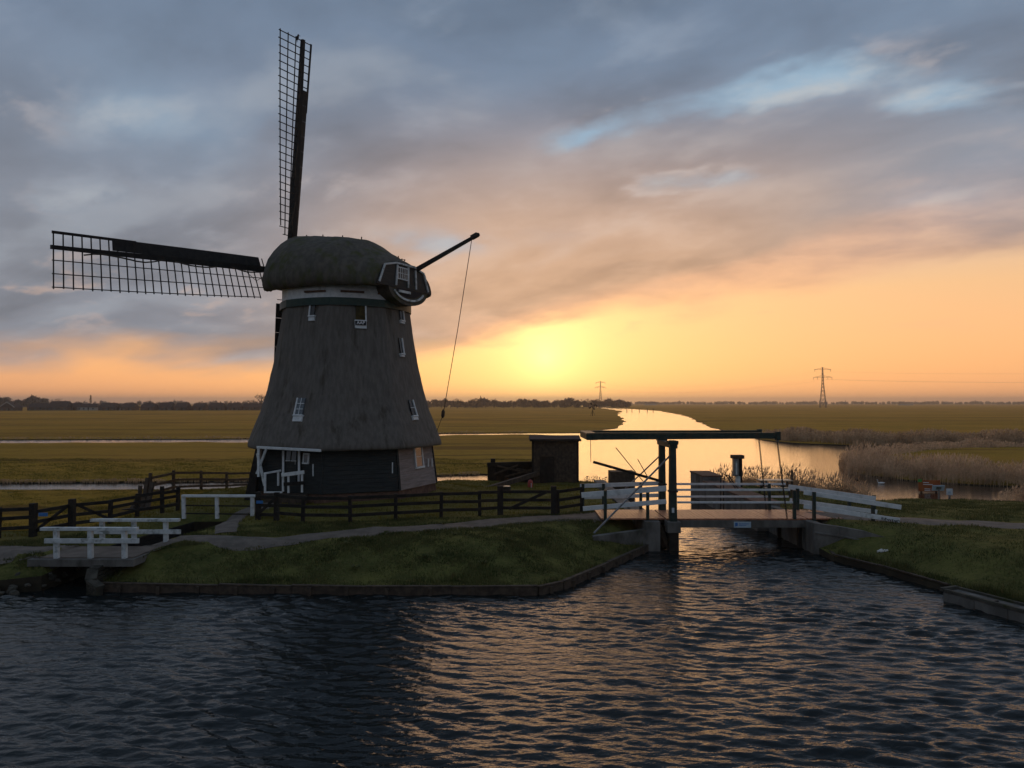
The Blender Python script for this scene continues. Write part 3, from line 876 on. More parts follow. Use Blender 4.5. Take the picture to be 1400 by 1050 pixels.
def base_walls():
    core = MB()
    zs = (-0.25, 0.42, 2.7)
    for z in zs:
        for k in range(8): core.v.append(tuple(corner(k, base_r(z) - (0.05 if z > 0.4 else 0.0), z)))
    for i in range(2):
        for k in range(8):
            core.f.append((i * 8 + k, i * 8 + (k + 1) % 8, (i + 1) * 8 + (k + 1) % 8, (i + 1) * 8 + k))
    core.build('plinth', 'brick_red', mill)
    N = 11; z0, z1 = 0.40, 2.62
    for k in range(8):
        m = 'pale_board' if k == 7 else 'dark_board'
        w = MB()                                              # backing of one side, the boards are nailed to it
        q = []
        for z in (0.38, 2.68):
            q += [corner(k, base_r(z) + 0.012, z), corner(k + 1, base_r(z) + 0.012, z)]
        a = R(45 * k + 22.5); nv = Vector((math.cos(a), math.sin(a), 0))
        w.add([p - nv * 0.06 for p in q] + [p - nv * 0.005 for p in q], [(4, 5, 7, 6), (0, 2, 3, 1), (0, 1, 5, 4), (2, 6, 7, 3), (0, 4, 6, 2), (1, 3, 7, 5)])
        wall = w.build('wall', m, mill)
        for i in range(N):
            za, zb = z0 + (z1 - z0) * i / N, z0 + (z1 - z0) * (i + 1) / N
            zm = (za + zb) / 2
            p, q_ = corner(k, base_r(zm), zm), corner(k + 1, base_r(zm), zm)
            d = (q_ - p).normalized()
            # each board tips out at its lower edge
            bar('board', p + nv * 0.022 + d * 0.01, q_ + nv * 0.022 - d * 0.01, 0.026, (zb - za) - 0.006, m, wall, up=Vector((0, 0, 1)) - nv * 0.19)
    for k in range(8):
        p, q_ = corner(k, base_r(0.4) + 0.03, 0.40), corner(k, base_r(2.5) + 0.03, 2.5)
        bar('corner_board', p, q_, 0.11, 0.11, 'pale_board' if k in () else 'dark_board', mill, up=(math.cos(R(45 * k)), math.sin(R(45 * k)), 0))


base_walls()


def facet_plane(k, out=0.05):
    a = R(45 * k + 22.5); nv = Vector((math.cos(a), math.sin(a), 0))
    p0 = (corner(k, base_r(0.5), 0.5) + corner(k + 1, base_r(0.5), 0.5)) / 2
    p1 = (corner(k, base_r(2.4), 2.4) + corner(k + 1, base_r(2.4), 2.4)) / 2
    upv = (p1 - p0).normalized(); side = Vector((0, 0, 1)).cross(nv).normalized()      # side points to the right seen from outside
    nrm = side.cross(upv).normalized()
    return p0 + nrm * out, side, upv, nrm


def on_facet(u, v, k, out=0.05):
    o, s, t, n = facet_plane(k, out)
    d = ray(u, v); c = Vector((0, 0, CAMZ))
    return c + d * ((o - c).dot(n) / d.dot(n))


def window(p, side, up, nrm, w, h, name='window', parent=None, muntin=(1, 2), glass='glass', fw=0.07, sill=0.0, left=True, right=True, frame_m='white_paint', depth=0.14, head=True):
    """a framed window centred on p: glass, frame members, glazing bars, a white board below"""
    g_ = MB()
    q = [p + side * (sx * w / 2) + up * (sz * h / 2) for sx, sz in ((-1, -1), (1, -1), (1, 1), (-1, 1))]
    g_.add([a + nrm * 0.012 for a in q] + [a - nrm * depth for a in q], [(0, 1, 2, 3), (7, 6, 5, 4), (0, 4, 5, 1), (1, 5, 6, 2), (2, 6, 7, 3), (3, 7, 4, 0)])
    o = g_.build(name, glass, parent)
    for sx, on in ((-1, left), (1, right)):
        c = p + side * (sx * (w / 2 + fw / 2 - 0.004))
        if on: bar('jamb', c - up * (h / 2 + fw), c + up * (h / 2 + (fw if head else 0)), fw, depth, frame_m, o, up=nrm)
    if head:
        c = p + up * (h / 2 + fw / 2)
        bar('head', c - side * w / 2, c + side * w / 2, fw, depth - 0.01, frame_m, o, up=nrm)
    c = p - up * (h / 2 + fw / 2)
    bar('sill', c - side * (w / 2 + fw), c + side * (w / 2 + fw), fw, depth + 0.04, frame_m, o, up=nrm)
    if sill:
        c = p - up * (h / 2 + fw + sill / 2) + nrm * 0.0
        bar('sill_board', c - side * (w / 2 + fw * 0.8), c + side * (w / 2 + fw * 0.8), sill - 0.006, depth * 0.7, frame_m, o, up=nrm)
    nx, nz = muntin
    for i in range(1, nx):
        c = p + side * (-w / 2 + w * i / nx) + nrm * 0.02
        bar('glazing_bar', c - up * h / 2, c + up * h / 2, 0.028, 0.03, frame_m, o, up=nrm)
    for i in range(1, nz):
        c = p + up * (-h / 2 + h * i / nz) + nrm * 0.022
        bar('glazing_bar', c - side * w / 2, c + side * w / 2, 0.028, 0.03, frame_m, o, up=nrm)
    return o


def on_tower(u, v):
    d = ray(u, v); c = Vector((0, 0, CAMZ)); t = 26.0
    while t < 60:
        p = c + d * t
        a = math.atan2(p.y - MILL.y, p.x - MILL.x)
        if math.hypot(p.x - MILL.x, p.y - MILL.y) < tower_r(p.z) * oct_f(a): break
        t += 0.01
    z = p.z
    up = Vector((math.cos(a) * (tower_r(z + .3) - tower_r(z - .3)), math.sin(a) * (tower_r(z + .3) - tower_r(z - .3)), 0.6)).normalized()
    # windows sit square in their side of the octagon
    ac = round((a - math.pi / 8) / (math.pi / 4)) * math.pi / 4 + math.pi / 8
    nv = Vector((math.cos(ac), math.sin(ac), 0)); side = Vector((0, 0, 1)).cross(nv)
    nrm = side.cross(up).normalized(); up = nrm.cross(side).normalized()
    return p + nrm * 0.05, side, up, nrm


def tower_window(u, v, w, h, **kw):
    p, s, t, n = on_tower(u, v)
    return window(p, s, t, n, w, h, parent=mill, **kw)


tower_window(428.5, 423, 0.24, 0.62, sill=0.2, right=False, muntin=(1, 1), depth=0.12, head=False)
w2 = tower_window(492.5, 427, 0.44, 0.80, sill=0.34, muntin=(1, 1), glass='curtain', left=False, depth=0.12, head=False)
tower_window(547.5, 430, 0.26, 0.62, sill=0.10, left=False, muntin=(1, 1), head=False)
tower_window(547.0, 473, 0.22, 0.78, sill=0.10, left=False, muntin=(1, 1), head=False)
tower_window(411.5, 556, 0.40, 0.80, sill=0.26, muntin=(2, 3), glass='glass_lit', right=False, depth=0.12, head=False)
tower_window(562.5, 558, 0.34, 0.80, sill=0.16, left=False, muntin=(1, 2), head=False)


def text_obj(name, body_, p, side, up, nrm, size, m, parent):
    cu = bpy.data.curves.new(name, 'FONT'); cu.body = body_; cu.size = size; cu.align_x = 'CENTER'; cu.align_y = 'CENTER'; cu.extrude = 0.004
    cu.resolution_u = 2; cu.offset = size * 0.02
    tmp = bpy.data.objects.new('tmp', cu); COL.objects.link(tmp)
    dg = bpy.context.evaluated_depsgraph_get()
    me = bpy.data.meshes.new_from_object(tmp.evaluated_get(dg)); bpy.data.objects.remove(tmp)
    me.materials.clear(); me.materials.append(MATS[m])
    M = Matrix((side, up, nrm)).transposed().to_4x4(); M.translation = p
    return link(bpy.data.objects.new(name, me), M, parent)


p, s_, t_, n_ = on_tower(492.5, 442.5)
p = p + n_ * 0.07
bar('name_board', p - s_ * 0.25, p + s_ * 0.25, 0.19, 0.07, 'ink', w2, up=n_)
text_obj('lettering', 'AAP', p + n_ * 0.045, s_, t_, n_, 0.21, 'letter_white', w2)

# bands under the cap
def ring(name, r, z0, z1, m, th=0.06, n=64, soft=0.3):
    mb = MB()
    for rr, z in ((r, z0), (r, z1), (r - th, z1), (r - th, z0)):
        for k in range(n):
            a = 2 * math.pi * k / n; q = rr * oct_f(a, soft)
            mb.v.append((MILL.x + math.cos(a) * q, MILL.y + math.sin(a) * q, z))
    for i in range(4):
        for k in range(n):
            j = (i + 1) % 4; k2 = (k + 1) % n
            mb.f.append((i * n + k, i * n + k2, j * n + k2, j * n + k))
    return mb.build(name, m, mill, smooth=False)


ring('green_band', 3.29, 9.14, 9.50, 'green_band', 0.14)
ring('white_band', 3.19, 9.505, 10.2, 'white_paint', 0.2)
for ang_ in (-104, -72, -40, -10):                      # dark slots in the white band
    a = R(ang_)
    t = Vector((-math.sin(a), math.cos(a), 0)); c = MILL + Vector((math.cos(a) * 3.21, math.sin(a) * 3.21, 9.80))
    bar('beam_end', c - t * 0.55, c + t * 0.55, 0.10, 0.09, 'brick_red', mill)

# ---- cap: frame with axis AX towards the sails, SD across
PSI, TAU, RHO = R(60.12), R(8.61), R(-4.43)
AX = Vector((-math.sin(PSI), math.cos(PSI), 0)); SD = Vector((math.cos(PSI), math.sin(PSI), 0))      # SD points right and away
TAIL = -AX


def cap_pt(t, s, z): return MILL + TAIL * t + SD * s + Vector((0, 0, z))


def interp(tab, t):
    if t <= tab[0][0]: return tab[0][1]
    for (a, x), (b, y) in zip(tab[:-1], tab[1:]):
        if t <= b:
            q = (t - a) / (b - a); q = q * q * (3 - 2 * q) * 0.4 + q * 0.6
            return x + (y - x) * q
    return tab[-1][1]


HW = [(-3.25, 2.25), (-3.0, 2.7), (-2.5, 3.2), (-1.5, 3.55), (-0.2, 3.68), (1.2, 3.55), (2.4, 3.15), (3.2, 2.6), (3.75, 2.2)]
ZT = [(-3.25, 12.85), (-3.1, 13.25), (-2.85, 13.48), (-1.5, 13.30), (0.2, 13.05), (1.4, 12.82), (2.4, 12.2), (3.2, 11.75), (3.75, 11.45)]
ZB = [(-3.25, 10.2), (-2.6, 10.0), (0, 9.92), (2.4, 9.95), (3.75, 9.95)]
SEC = [(0.80, 0.10), (0.93, 0.02), (1.0, 0.04), (1.03, 0.11), (1.03, 0.22), (0.99, 0.36), (0.92, 0.50), (0.81, 0.64), (0.66, 0.77), (0.48, 0.88), (0.28, 0.955), (0.12, 0.985), (0.0, 1.0)]


def build_cap():
    mb = MB(); ts = np.linspace(-3.25, 3.75, 44); sec = SEC + [(-a, b) for a, b in reversed(SEC[:-1])]; n = len(sec)
    for t in ts:
        hw, zt, zb = interp(HW, t), interp(ZT, t), interp(ZB, t)
        for a, b in sec:
            z = zb + (zt - zb) * b; s = hw * a
            o = 0.03 * mnoise.noise(Vector((t * 2, s * 2, z * 2))) + 0.015 * mnoise.noise(Vector((t * 8, s * 8, z * 8)))
            mb.v.append(tuple(cap_pt(t, s * (1 + o * .3), z + o)))
    m = len(ts)
    for i in range(m - 1):
        for k in range(n - 1):
            mb.f.append((i * n + k, i * n + k + 1, (i + 1) * n + k + 1, (i + 1) * n + k))
        mb.f.append((i * n + n - 1, i * n, (i + 1) * n, (i + 1) * n + n - 1))
    mb.f.append(tuple(reversed(range(n)))); mb.f.append(tuple((m - 1) * n + k for k in range(n)))
    return mb.build('cap', 'cap_thatch', mill, smooth=True)


cap = build_cap()
# ridge pins
for t in (-2.9, -1.7, -0.3, 1.0, 3.4):
    z = interp(ZT, t); bar('ridge_pin', cap_pt(t, 0, z - 0.1), cap_pt(t, 0, z + 0.13), 0.05, 0.05, 'iron', cap)
# front boarding behind the sails
fb = MB(); fb.add([cap_pt(-3.32, s, z) for s, z in ((-1.9, 10.4), (1.9, 10.4), (1.3, 12.3), (0, 12.8), (-1.3, 12.3))], [(0, 1, 2, 3, 4)])
fb.build('front_boarding', 'dark_board', cap)

# rear gable: boards, white trims, a barred window, and the rounded apron under it
def gp(s, z, out=0.0):            # point on the rear face
    return cap_pt(3.77 + out, s, z)


gb = MB(); gb.add([gp(s, z, o) for o in (0.0, 0.06) for s, z in ((-2.1, 10.1), (2.1, 10.1), (1.65, 11.05), (0.8, 11.36), (-0.8, 11.36), (-1.65, 11.05))],
                  [(6, 7, 8, 9, 10, 11), (5, 4, 3, 2, 1, 0)] + [(i, (i + 1) % 6, 6 + (i + 1) % 6, 6 + i) for i in range(6)])
gable = gb.build('gable', 'dark_board', cap)
for a, b in (((-1.95, 10.2), (-1.55, 11.08)), ((-0.72, 10.2), (-0.62, 11.2)), ((0.22, 10.2), (0.22, 11.22)), ((0.85, 10.2), (0.80, 11.15)), ((1.85, 10.2), (1.50, 11.05)), ((-1.55, 11.08), (-0.7, 11.28)), ((-0.7, 11.28), (0.7, 11.28)), ((0.7, 11.28), (1.50, 11.08))):
    bar('trim', gp(*a, 0.09), gp(*b, 0.09), 0.085, 0.07, 'white_worn', gable, up=TAIL)
gw = window(gp(-0.21, 10.82, 0.08), SD, Vector((0, 0, 1)), TAIL, 0.72, 0.52, parent=cap, muntin=(5, 2), fw=0.05, depth=0.05)
ap = MB(); K = 18                     # rounded apron hanging below the gable
prof = []
for i in range(K + 1):
    a = math.pi * i / K; prof.append((math.cos(a) * 1.55 + 0.35, 10.18 - math.sin(a) * 0.85))
ap.add([gp(s, z, -0.75) for s, z in prof] + [gp(s, z, 0.02) for s, z in prof],
       [tuple(range(K + 1, 2 * K + 2)), tuple(reversed(range(K + 1)))] + [(i, i + 1, K + 2 + i, K + 1 + i) for i in range(K)] + [(K, 0, K + 1, 2 * K + 1)])
apron = ap.build('apron', 'cap_thatch', cap)
for i in range(2, K - 2):
    a, b = prof[i], prof[i + 1]
    bar('trim', gp((a[0] - .35) * .78 + .35, 10.18 + (a[1] - 10.18) * .72, 0.05), gp((b[0] - .35) * .78 + .35, 10.18 + (b[1] - 10.18) * .72, 0.05), 0.10, 0.06, 'white_worn', apron, up=TAIL)
hb = MB(); hb.add([gp(s, z, o) for o in (0.03, 0.05) for s, z in [((p_[0] - .35) * .68 + .35, 10.18 + (p_[1] - 10.18) * .55) for p_ in prof]],
                  [tuple(range(K + 1, 2 * K + 2))])
hb.build('hatch', 'ink', apron)
bar('trim', gp(-0.5, 9.95, 0.08), gp(0.4, 9.95, 0.08), 0.12, 0.05, 'white_worn', apron, up=TAIL)

# tail spar with its rope
sa, sb = AT(568, 369.5, 35.6), AT(655, 320, 34.0)
sp = MB(); sp.beam(sa, sb, 0.19, 0.19, w2=0.13, h2=0.13)
spar = sp.build('tail_spar', 'sail_wood', mill)
bar('spar_head', AT(645, 325, 34.15), AT(653, 320.5, 34.0), 0.22, 0.20, 'iron', spar)
ra, rb, rc = AT(645, 327, 34.15), AT(606, 566, 34.3), AT(597, 590, 34.4)
rp = MB(); rp.tube([ra, ra.lerp(rb, .5) + Vector((0.03, 0, -0.02)), rb, rc], 0.018, 5)
rp.build('rope', 'rope', mill)
rbk = MB(); rbk.tube([rb + Vector((0, 0, 0.22)), rb + Vector((0, 0, 0.12)), rb - Vector((0.02, 0, 0.1)), rb - Vector((0.04, 0, 0.2))], [0.03, 0.085, 0.085, 0.03], 8)
rbk.build('pulley_block', 'iron', mill)

# ---- sails
HUB = Vector((-12.156, 38.754, 11.672))
A3 = Vector((-math.sin(PSI) * math.cos(TAU), math.cos(PSI) * math.cos(TAU), math.sin(TAU)))
H3 = Vector((-math.cos(PSI), -math.sin(PSI), 0)); V3 = A3.cross(H3); V3 = V3 if V3.z > 0 else -V3
L3 = H3 * math.cos(RHO) + V3 * math.sin(RHO); T3 = V3 * math.cos(RHO) - H3 * math.sin(RHO)
sh = MB(); sh.tube([HUB - A3 * 1.8, HUB - A3 * 0.4], 0.32, 14, 0.36)
sh.build('windshaft', 'iron', mill, smooth=True)
ph = MB(); ph.beam(HUB - A3 * 0.55, HUB + A3 * 0.55, 0.72, 0.72, up=T3)
ph.build('poll_end', 'iron', mill)


def sail(rad, lat, SL, off):
    """rad: along the stock, lat: the lattice side (the boards are on the other side)"""
    h = HUB + A3 * off
    mb = MB(); mb.beam(h, h + rad * (SL + 0.02), 0.34, 0.40, up=A3, w2=0.17, h2=0.18)
    st = mb.build('sail', 'sail_wood', mill)

    def P(r, w_):
        th = R(27 - 25 * min(1.0, max(0.0, (r - 1.5) / (SL - 1.5))))
        return h + rad * r + (lat * math.cos(th) - A3 * math.sin(th)) * w_ + A3 * 0.0

    rs = [1.55 + (SL - 0.06 - 1.55) * (i / 28) ** 1.0 for i in range(29)]
    for i, r in enumerate(rs):
        c0 = 0.62
        inner = -c0 if r > 8.6 or r < 1.7 else -0.30
        wl = 1.62 + 0.05 * (rnd.random() - .5)
        if i == 0: wl = 0.75
        if i == 1: wl = 1.2
        bar('cross_bar', P(r, inner), P(r, wl + 0.05), 0.042, 0.042, 'sail_wood', st, up=rad)
    for w_, r0 in ((0.52, 1.45), (1.06, 1.9), (1.60, 2.35)):
        n = 6
        for i in range(n):                                  # long rails follow the twist
            a = r0 + (SL - r0) * i / n; b = r0 + (SL - r0) * (i + 1) / n
            bar('lattice_rail', P(a, w_) - A3 * 0.03, P(b + 0.01, w_) - A3 * 0.03, 0.042, 0.045, 'sail_wood', st, up=A3)
    n = 10
    for i in range(n):                                      # boards along the leading edge
        a = 1.75 + (9.7 - 1.75) * i / n; b = 1.75 + (9.7 - 1.75) * (i + 1) / n
        q = [P(a + 0.006, -0.12), P(b - 0.006, -0.12), P(b - 0.006, -0.68 + 0.006 * b), P(a + 0.006, -0.68 + 0.006 * a)]
        nn = (q[1] - q[0]).cross(q[3] - q[0]).normalized() * 0.014
        w = MB(); w.add([x_ + nn for x_ in q] + [x_ - nn for x_ in q], [(0, 1, 2, 3), (7, 6, 5, 4), (0, 4, 5, 1), (1, 5, 6, 2), (2, 6, 7, 3), (3, 7, 4, 0)])
        w.build('wind_board', 'sail_wood', st)
    for i in range(4):
        a = 8.6 + (SL - 8.6) * i / 4; b = 8.6 + (SL - 8.6) * (i + 1) / 4
        bar('edge_board', P(a, -0.60), P(b, -0.60), 0.12, 0.03, 'sail_wood', st, up=A3)
    # the furled cloth, a loose rope of canvas along the stock
    fc = MB(); pts = []
    for i in range(25):
        r = 1.8 + (SL - 3.0) * i / 24
        pts.append(P(r, 0.16 + 0.13 * math.sin(i * 0.8) * (0.4 + 0.6 * math.sin(i * 0.31) ** 2)) - A3 * (0.10 + 0.03 * math.sin(i * 1.7)))
    fc.tube(pts, 0.035, 6)
    fc.build('furled_cloth', 'rope', st, smooth=True)
    ln = MB(); ln.tube([P(1.2, 0.1) - A3 * 0.1, P(2.4, 0.7) - A3 * 0.12, P(3.0, 0.12) - A3 * 0.1], 0.016, 5)
    ln.build('sheet_rope', 'rope', st)
    return st


sail(T3, L3, 12.17, 0.0)
sail(L3, -T3, 12.17, 0.22)
sail(-T3, -L3, 11.5, 0.0)
sail(-L3, T3, 9.9, 0.22)

# crow on the top bar of the upright sail
def lathe_body(rings, n=10):
    """closed skin through (centre, radius_x, radius_z) rings laid along a line"""
    mb = MB(); m = len(rings)
    for i, (c, rx, rz) in enumerate(rings):
        c = Vector(c); d = (Vector(rings[min(i + 1, m - 1)][0]) - Vector(rings[max(i - 1, 0)][0])).normalized()
        up = Vector((0, 0, 1)) if abs(d.z) < 0.9 else Vector((1, 0, 0))
        a = d.cross(up).normalized(); b = a.cross(d)
        for k in range(n):
            t = 2 * math.pi * k / n; mb.v.append(tuple(c + a * (math.cos(t) * rx) + b * (math.sin(t) * rz)))
    for i in range(m - 1):
        for k in range(n): mb.f.append((i * n + k, (i + 1) * n + k, (i + 1) * n + (k + 1) % n, i * n + (k + 1) % n))
    mb.f.append(tuple(range(n))); mb.f.append(tuple((m - 1) * n + k for k in reversed(range(n))))
    return mb


tb = AT(406.0, 57.2, 36.4)
bird = empty('crow', tb, 'small black crow perched on the top bar of the upright sail', 'bird')
lathe_body([((tb.x - .02, tb.y - .12, tb.z + .02), .008, .004), ((tb.x - .02, tb.y - .06, tb.z + .08), .03, .02), ((tb.x - .01, tb.y, tb.z + .13), .075, .06), ((tb.x + .01, tb.y + .04, tb.z + .24), .085, .075),
            ((tb.x + .03, tb.y + .06, tb.z + .32), .05, .05), ((tb.x + .045, tb.y + .07, tb.z + .38), .055, .05), ((tb.x + .05, tb.y + .08, tb.z + .43), .03, .025), ((tb.x + .05, tb.y + .08, tb.z + .445), .005, .005)]).build('body', 'bird_black', bird, smooth=True)
bk = MB(); bk.tube([(tb.x + .07, tb.y + .10, tb.z + .385), (tb.x + .15, tb.y + .14, tb.z + .365)], 0.018, 6, 0.003); bk.build('beak', 'bird_black', bird)
for s in (-1, 1):
    lg = MB(); lg.tube([(tb.x + s * .025, tb.y, tb.z + .13), (tb.x + s * .025, tb.y, tb.z - 0.02)], 0.009, 5); lg.build('leg', 'bird_black', bird)

# ---- things on the boarded base
fp = lambda u, v, k=5, o=0.06: on_facet(u, v, k, o)
_, S5, U5, N5 = facet_plane(5)
# porch beam and posts, door with two lights, small window
pa, pb = fp(352, 611.5, 5, 0.98), fp(438, 616, 5, 0.98)
porch = bar('porch_beam', pa, pb, 0.12, 0.11, 'white_paint', mill)
for u0, o in ((353.5, 0.72), (387.5, 0.14), (409, 0.14)):
    a = fp(u0, 613.5, 5, o)
    bot = fp(u0, 646 if u0 > 360 else 652, 5, o)
    bar('porch_post', Vector((bot.x, bot.y, bot.z)), a, 0.10, 0.10, 'white_paint', mill)
d0, d1 = fp(398.5, 632, 5, 0.07), None
dm = MB(); q = [d0 + S5 * (sx * 0.36) + U5 * sz for sx, sz in ((-1, -0.95), (1, -0.95), (1, 0.72), (-1, 0.72))]
dm.add([a + N5 * 0.04 for a in q] + [a - N5 * 0.05 for a in q], [(0, 1, 2, 3), (7, 6, 5, 4), (0, 4, 5, 1), (1, 5, 6, 2), (2, 6, 7, 3), (3, 7, 4, 0)])
door = dm.build('door', 'dark_board', mill)
for sx in (-1, 1):
    c = d0 + S5 * (sx * 0.16) + U5 * 0.32 + N5 * 0.05
    pn = bar('pane', c - U5 * 0.24, c + U5 * 0.24, 0.24, 0.02, 'glass_lit', door, up=N5)
    bar('door_trim', c - U5 * 0.26 - S5 * 0.14, c - U5 * 0.26 + S5 * 0.14, 0.035, 0.035, 'white_worn', door, up=N5)
bar('handle', d0 + S5 * 0.28 - U5 * 0.1 + N5 * 0.07, d0 + S5 * 0.28 + U5 * 0.02 + N5 * 0.07, 0.03, 0.03, 'steel', door, up=N5)
window(fp(418.5, 627), S5, U5, N5, 0.22, 0.36, parent=mill, muntin=(1, 1), fw=0.07, glass='glass_lit', depth=0.06)
bar('weathervane_rod', fp(428, 634.5), fp(428, 651), 0.06, 0.03, 'white_paint', mill, up=N5)
_, S6, U6, N6 = facet_plane(6)
bar('drain_pipe', on_facet(536.5, 632, 6), on_facet(536.5, 647, 6), 0.05, 0.04, 'white_paint', mill, up=N6)
# pale side: tall white window
_, S7, U7, N7 = facet_plane(7)
w7 = window(on_facet(572.5, 624, 7, 0.06), S7, U7, N7, 0.62, 0.98, parent=mill, muntin=(1, 2), fw=0.10, glass='glass_lit', depth=0.08)
for u0 in (585.5, 590.5):
    bar('window_post', on_facet(u0, 627, 7, 0.1), on_facet(u0, 638, 7, 0.1), 0.05, 0.05, 'white_paint', mill, up=N7)
# leaning wind post (white braces at the left corner)
for (u0, v0), (u1, v1), o in (((364, 614), (351, 648), 0.62), ((352, 620), (362, 664), 0.68)):
    bar('corner_brace', fp(u0, v0, 5, o), fp(u1, v1, 5, o), 0.10, 0.10, 'white_worn', mill)
dk = MB(); c4 = corner(5, 4.9, 0); c4b = corner(5, 4.7, 2.4); dk.beam(c4 + Vector((-.1, -.1, -0.1)), c4b, 0.5, 0.4, w2=0.18, h2=0.16); dk.build('corner_buttress', 'black_wood', mill)

# white porch balustrade standing in front of the door
pb_ = empty('porch_railing', (-10.2, 31.9, 0), 'white painted railing with a landing in front of the mill door', 'railing')
z0r = 0.25
def RL(u, v, Y): return AT(u, v, Y)
for (u, va, vb) in ((362.5, 647, 672), (380.5, 643, 664), (387, 646, 672), (394.5, 648, 674), (408.5, 645, 662), (413, 647, 673)):
    Yd = 31.9 if u < 375 or u in (387, 394.5, 413) else 32.5
    bar('baluster', RL(u, vb, Yd), RL(u, va, Yd), 0.085, 0.085, 'white_paint', pb_)
for a, b, w in (((361, 647.5, 31.9), (384, 643.2, 32.5), .08), ((385, 649.5, 31.85), (416, 645.5, 31.85), .16), ((361, 673, 31.9), (386, 673, 31.9), .07)):
    bar('handrail', RL(*a), RL(*b), .08, w, 'white_paint', pb_)
bar('lower_rail', RL(388, 662, 31.84), RL(416, 660, 31.84), .06, .15, 'black_wood', pb_)
ld = MB(); a, b = RL(361, 676, 31.9), RL(418, 674, 31.9); ld.box((a.x, a.y, -0.1), (b.x, 32.7, a.z - 0.03)); ld.build('landing', 'old_wood', pb_)

# ------------------------------------------------------------------ drawbridge
YN, YF = 26.85, 29.05                      # near and far edge of the deck
XL, XR = 6.05, 10.85                       # lifting span
bridge = empty('drawbridge', (8.4, 27.95, DECKZ), 'small wooden drawbridge with dark balance beams and white railings over the canal', 'bridge')
fr = MB()
for y in (YN + 0.08, (YN + YF) / 2, YF - 0.08): fr.box((XL - 0.3, y - 0.09, DECKZ - 0.30), (XR + 0.3, y + 0.09, DECKZ - 0.062))
fr.build('deck_beam', 'concrete', bridge)
nP = 36
for i in range(nP):
    x0 = XL - 0.25 + (XR - XL + 0.5) * i / nP; x1 = XL - 0.25 + (XR - XL + 0.5) * (i + 1) / nP
    bar('deck_plank', ((x0 + x1) / 2, YN - 0.02, DECKZ - 0.03 + rnd.uniform(-.004, .004)), ((x0 + x1) / 2, YF + 0.02, DECKZ - 0.03 + rnd.uniform(-.004, .004)), (x1 - x0) - 0.012, 0.06, 'deck_wood', bridge)
bar('fascia', (XL - 0.28, YN - 0.05, DECKZ - 0.21), (XR + 0.28, YN - 0.05, DECKZ - 0.21), 0.05, 0.25, 'concrete', bridge)
# number plate with its small emblem and line of writing, too small to read in the photograph
sg = bar('sign', (8.32, YN - 0.09, DECKZ - 0.22), (8.96, YN - 0.09, DECKZ - 0.22), 0.02, 0.22, 'sign_pale', bridge)
bar('emblem', (8.36, YN - 0.104, DECKZ - 0.21), (8.46, YN - 0.104, DECKZ - 0.21), 0.006, 0.13, 'blue_plate', sg)
bar('print_line', (8.50, YN - 0.104, DECKZ - 0.19), (8.88, YN - 0.104, DECKZ - 0.19), 0.006, 0.025, 'blue_plate', sg)
bar('print_line', (8.50, YN - 0.104, DECKZ - 0.25), (8.78, YN - 0.104, DECKZ - 0.25), 0.006, 0.02, 'blue_plate', sg)
# left approach: brick-red planked ramp on the bank
for i in range(20):
    x0 = 3.35 + 2.4 * i / 20
    bar('deck_plank', (x0 + .06, YN, DECKZ - 0.022), (x0 + .06, YF, DECKZ - 0.022), 0.112, 0.05, 'deck_wood', bridge)
for i in range(10):
    x0 = 11.15 + 1.3 * i / 10
    bar('deck_plank', (x0 + .06, YN, DECKZ - 0.022), (x0 + .06, YF, DECKZ - 0.022), 0.118, 0.05, 'deck_wood', bridge)
# portal: two posts with a lintel, standing on piers in the water
posts = []
for y, x in ((YN - 0.14, 6.02), (YF + 0.02, 6.12)):
    pm = MB(); pm.beam((x, y, DECKZ - 0.35), (x, y, 3.10), 0.27, 0.30, up=(0, 1, 0), w2=0.22, h2=0.25)
    po = pm.build('mast_post', 'green_paint', bridge); posts.append(po)
    bar('iron_strap', (x - 0.16, y - 0.02, 1.2), (x + 0.16, y - 0.02, 1.2), 0.36, 0.06, 'iron', po)
    bar('post_cap', (x - 0.19, y, 3.02), (x + 0.19, y, 3.02), 0.36, 0.13, 'green_paint', po)
    pr = MB(); pr.beam((x, y, -1.8), (x, y, DECKZ - 0.36), 0.36, 0.36, up=(0, 1, 0)); pr.build('pier', 'black_wood', bridge)
    bar('pier_cap', (x - 0.24, y, DECKZ - 0.28), (x + 0.24, y, DECKZ - 0.28), 0.5, 0.42, 'concrete', bridge)
bar('lintel', (6.07, YN - 0.3, 2.90), (6.07, YF + 0.2, 2.90), 0.22, 0.2, 'green_paint', bridge)
bar('white_mark', (5.99, YN - 0.32, 0.42), (5.99, YN - 0.32, 0.60), 0.09, 0.03, 'white_paint', bridge)
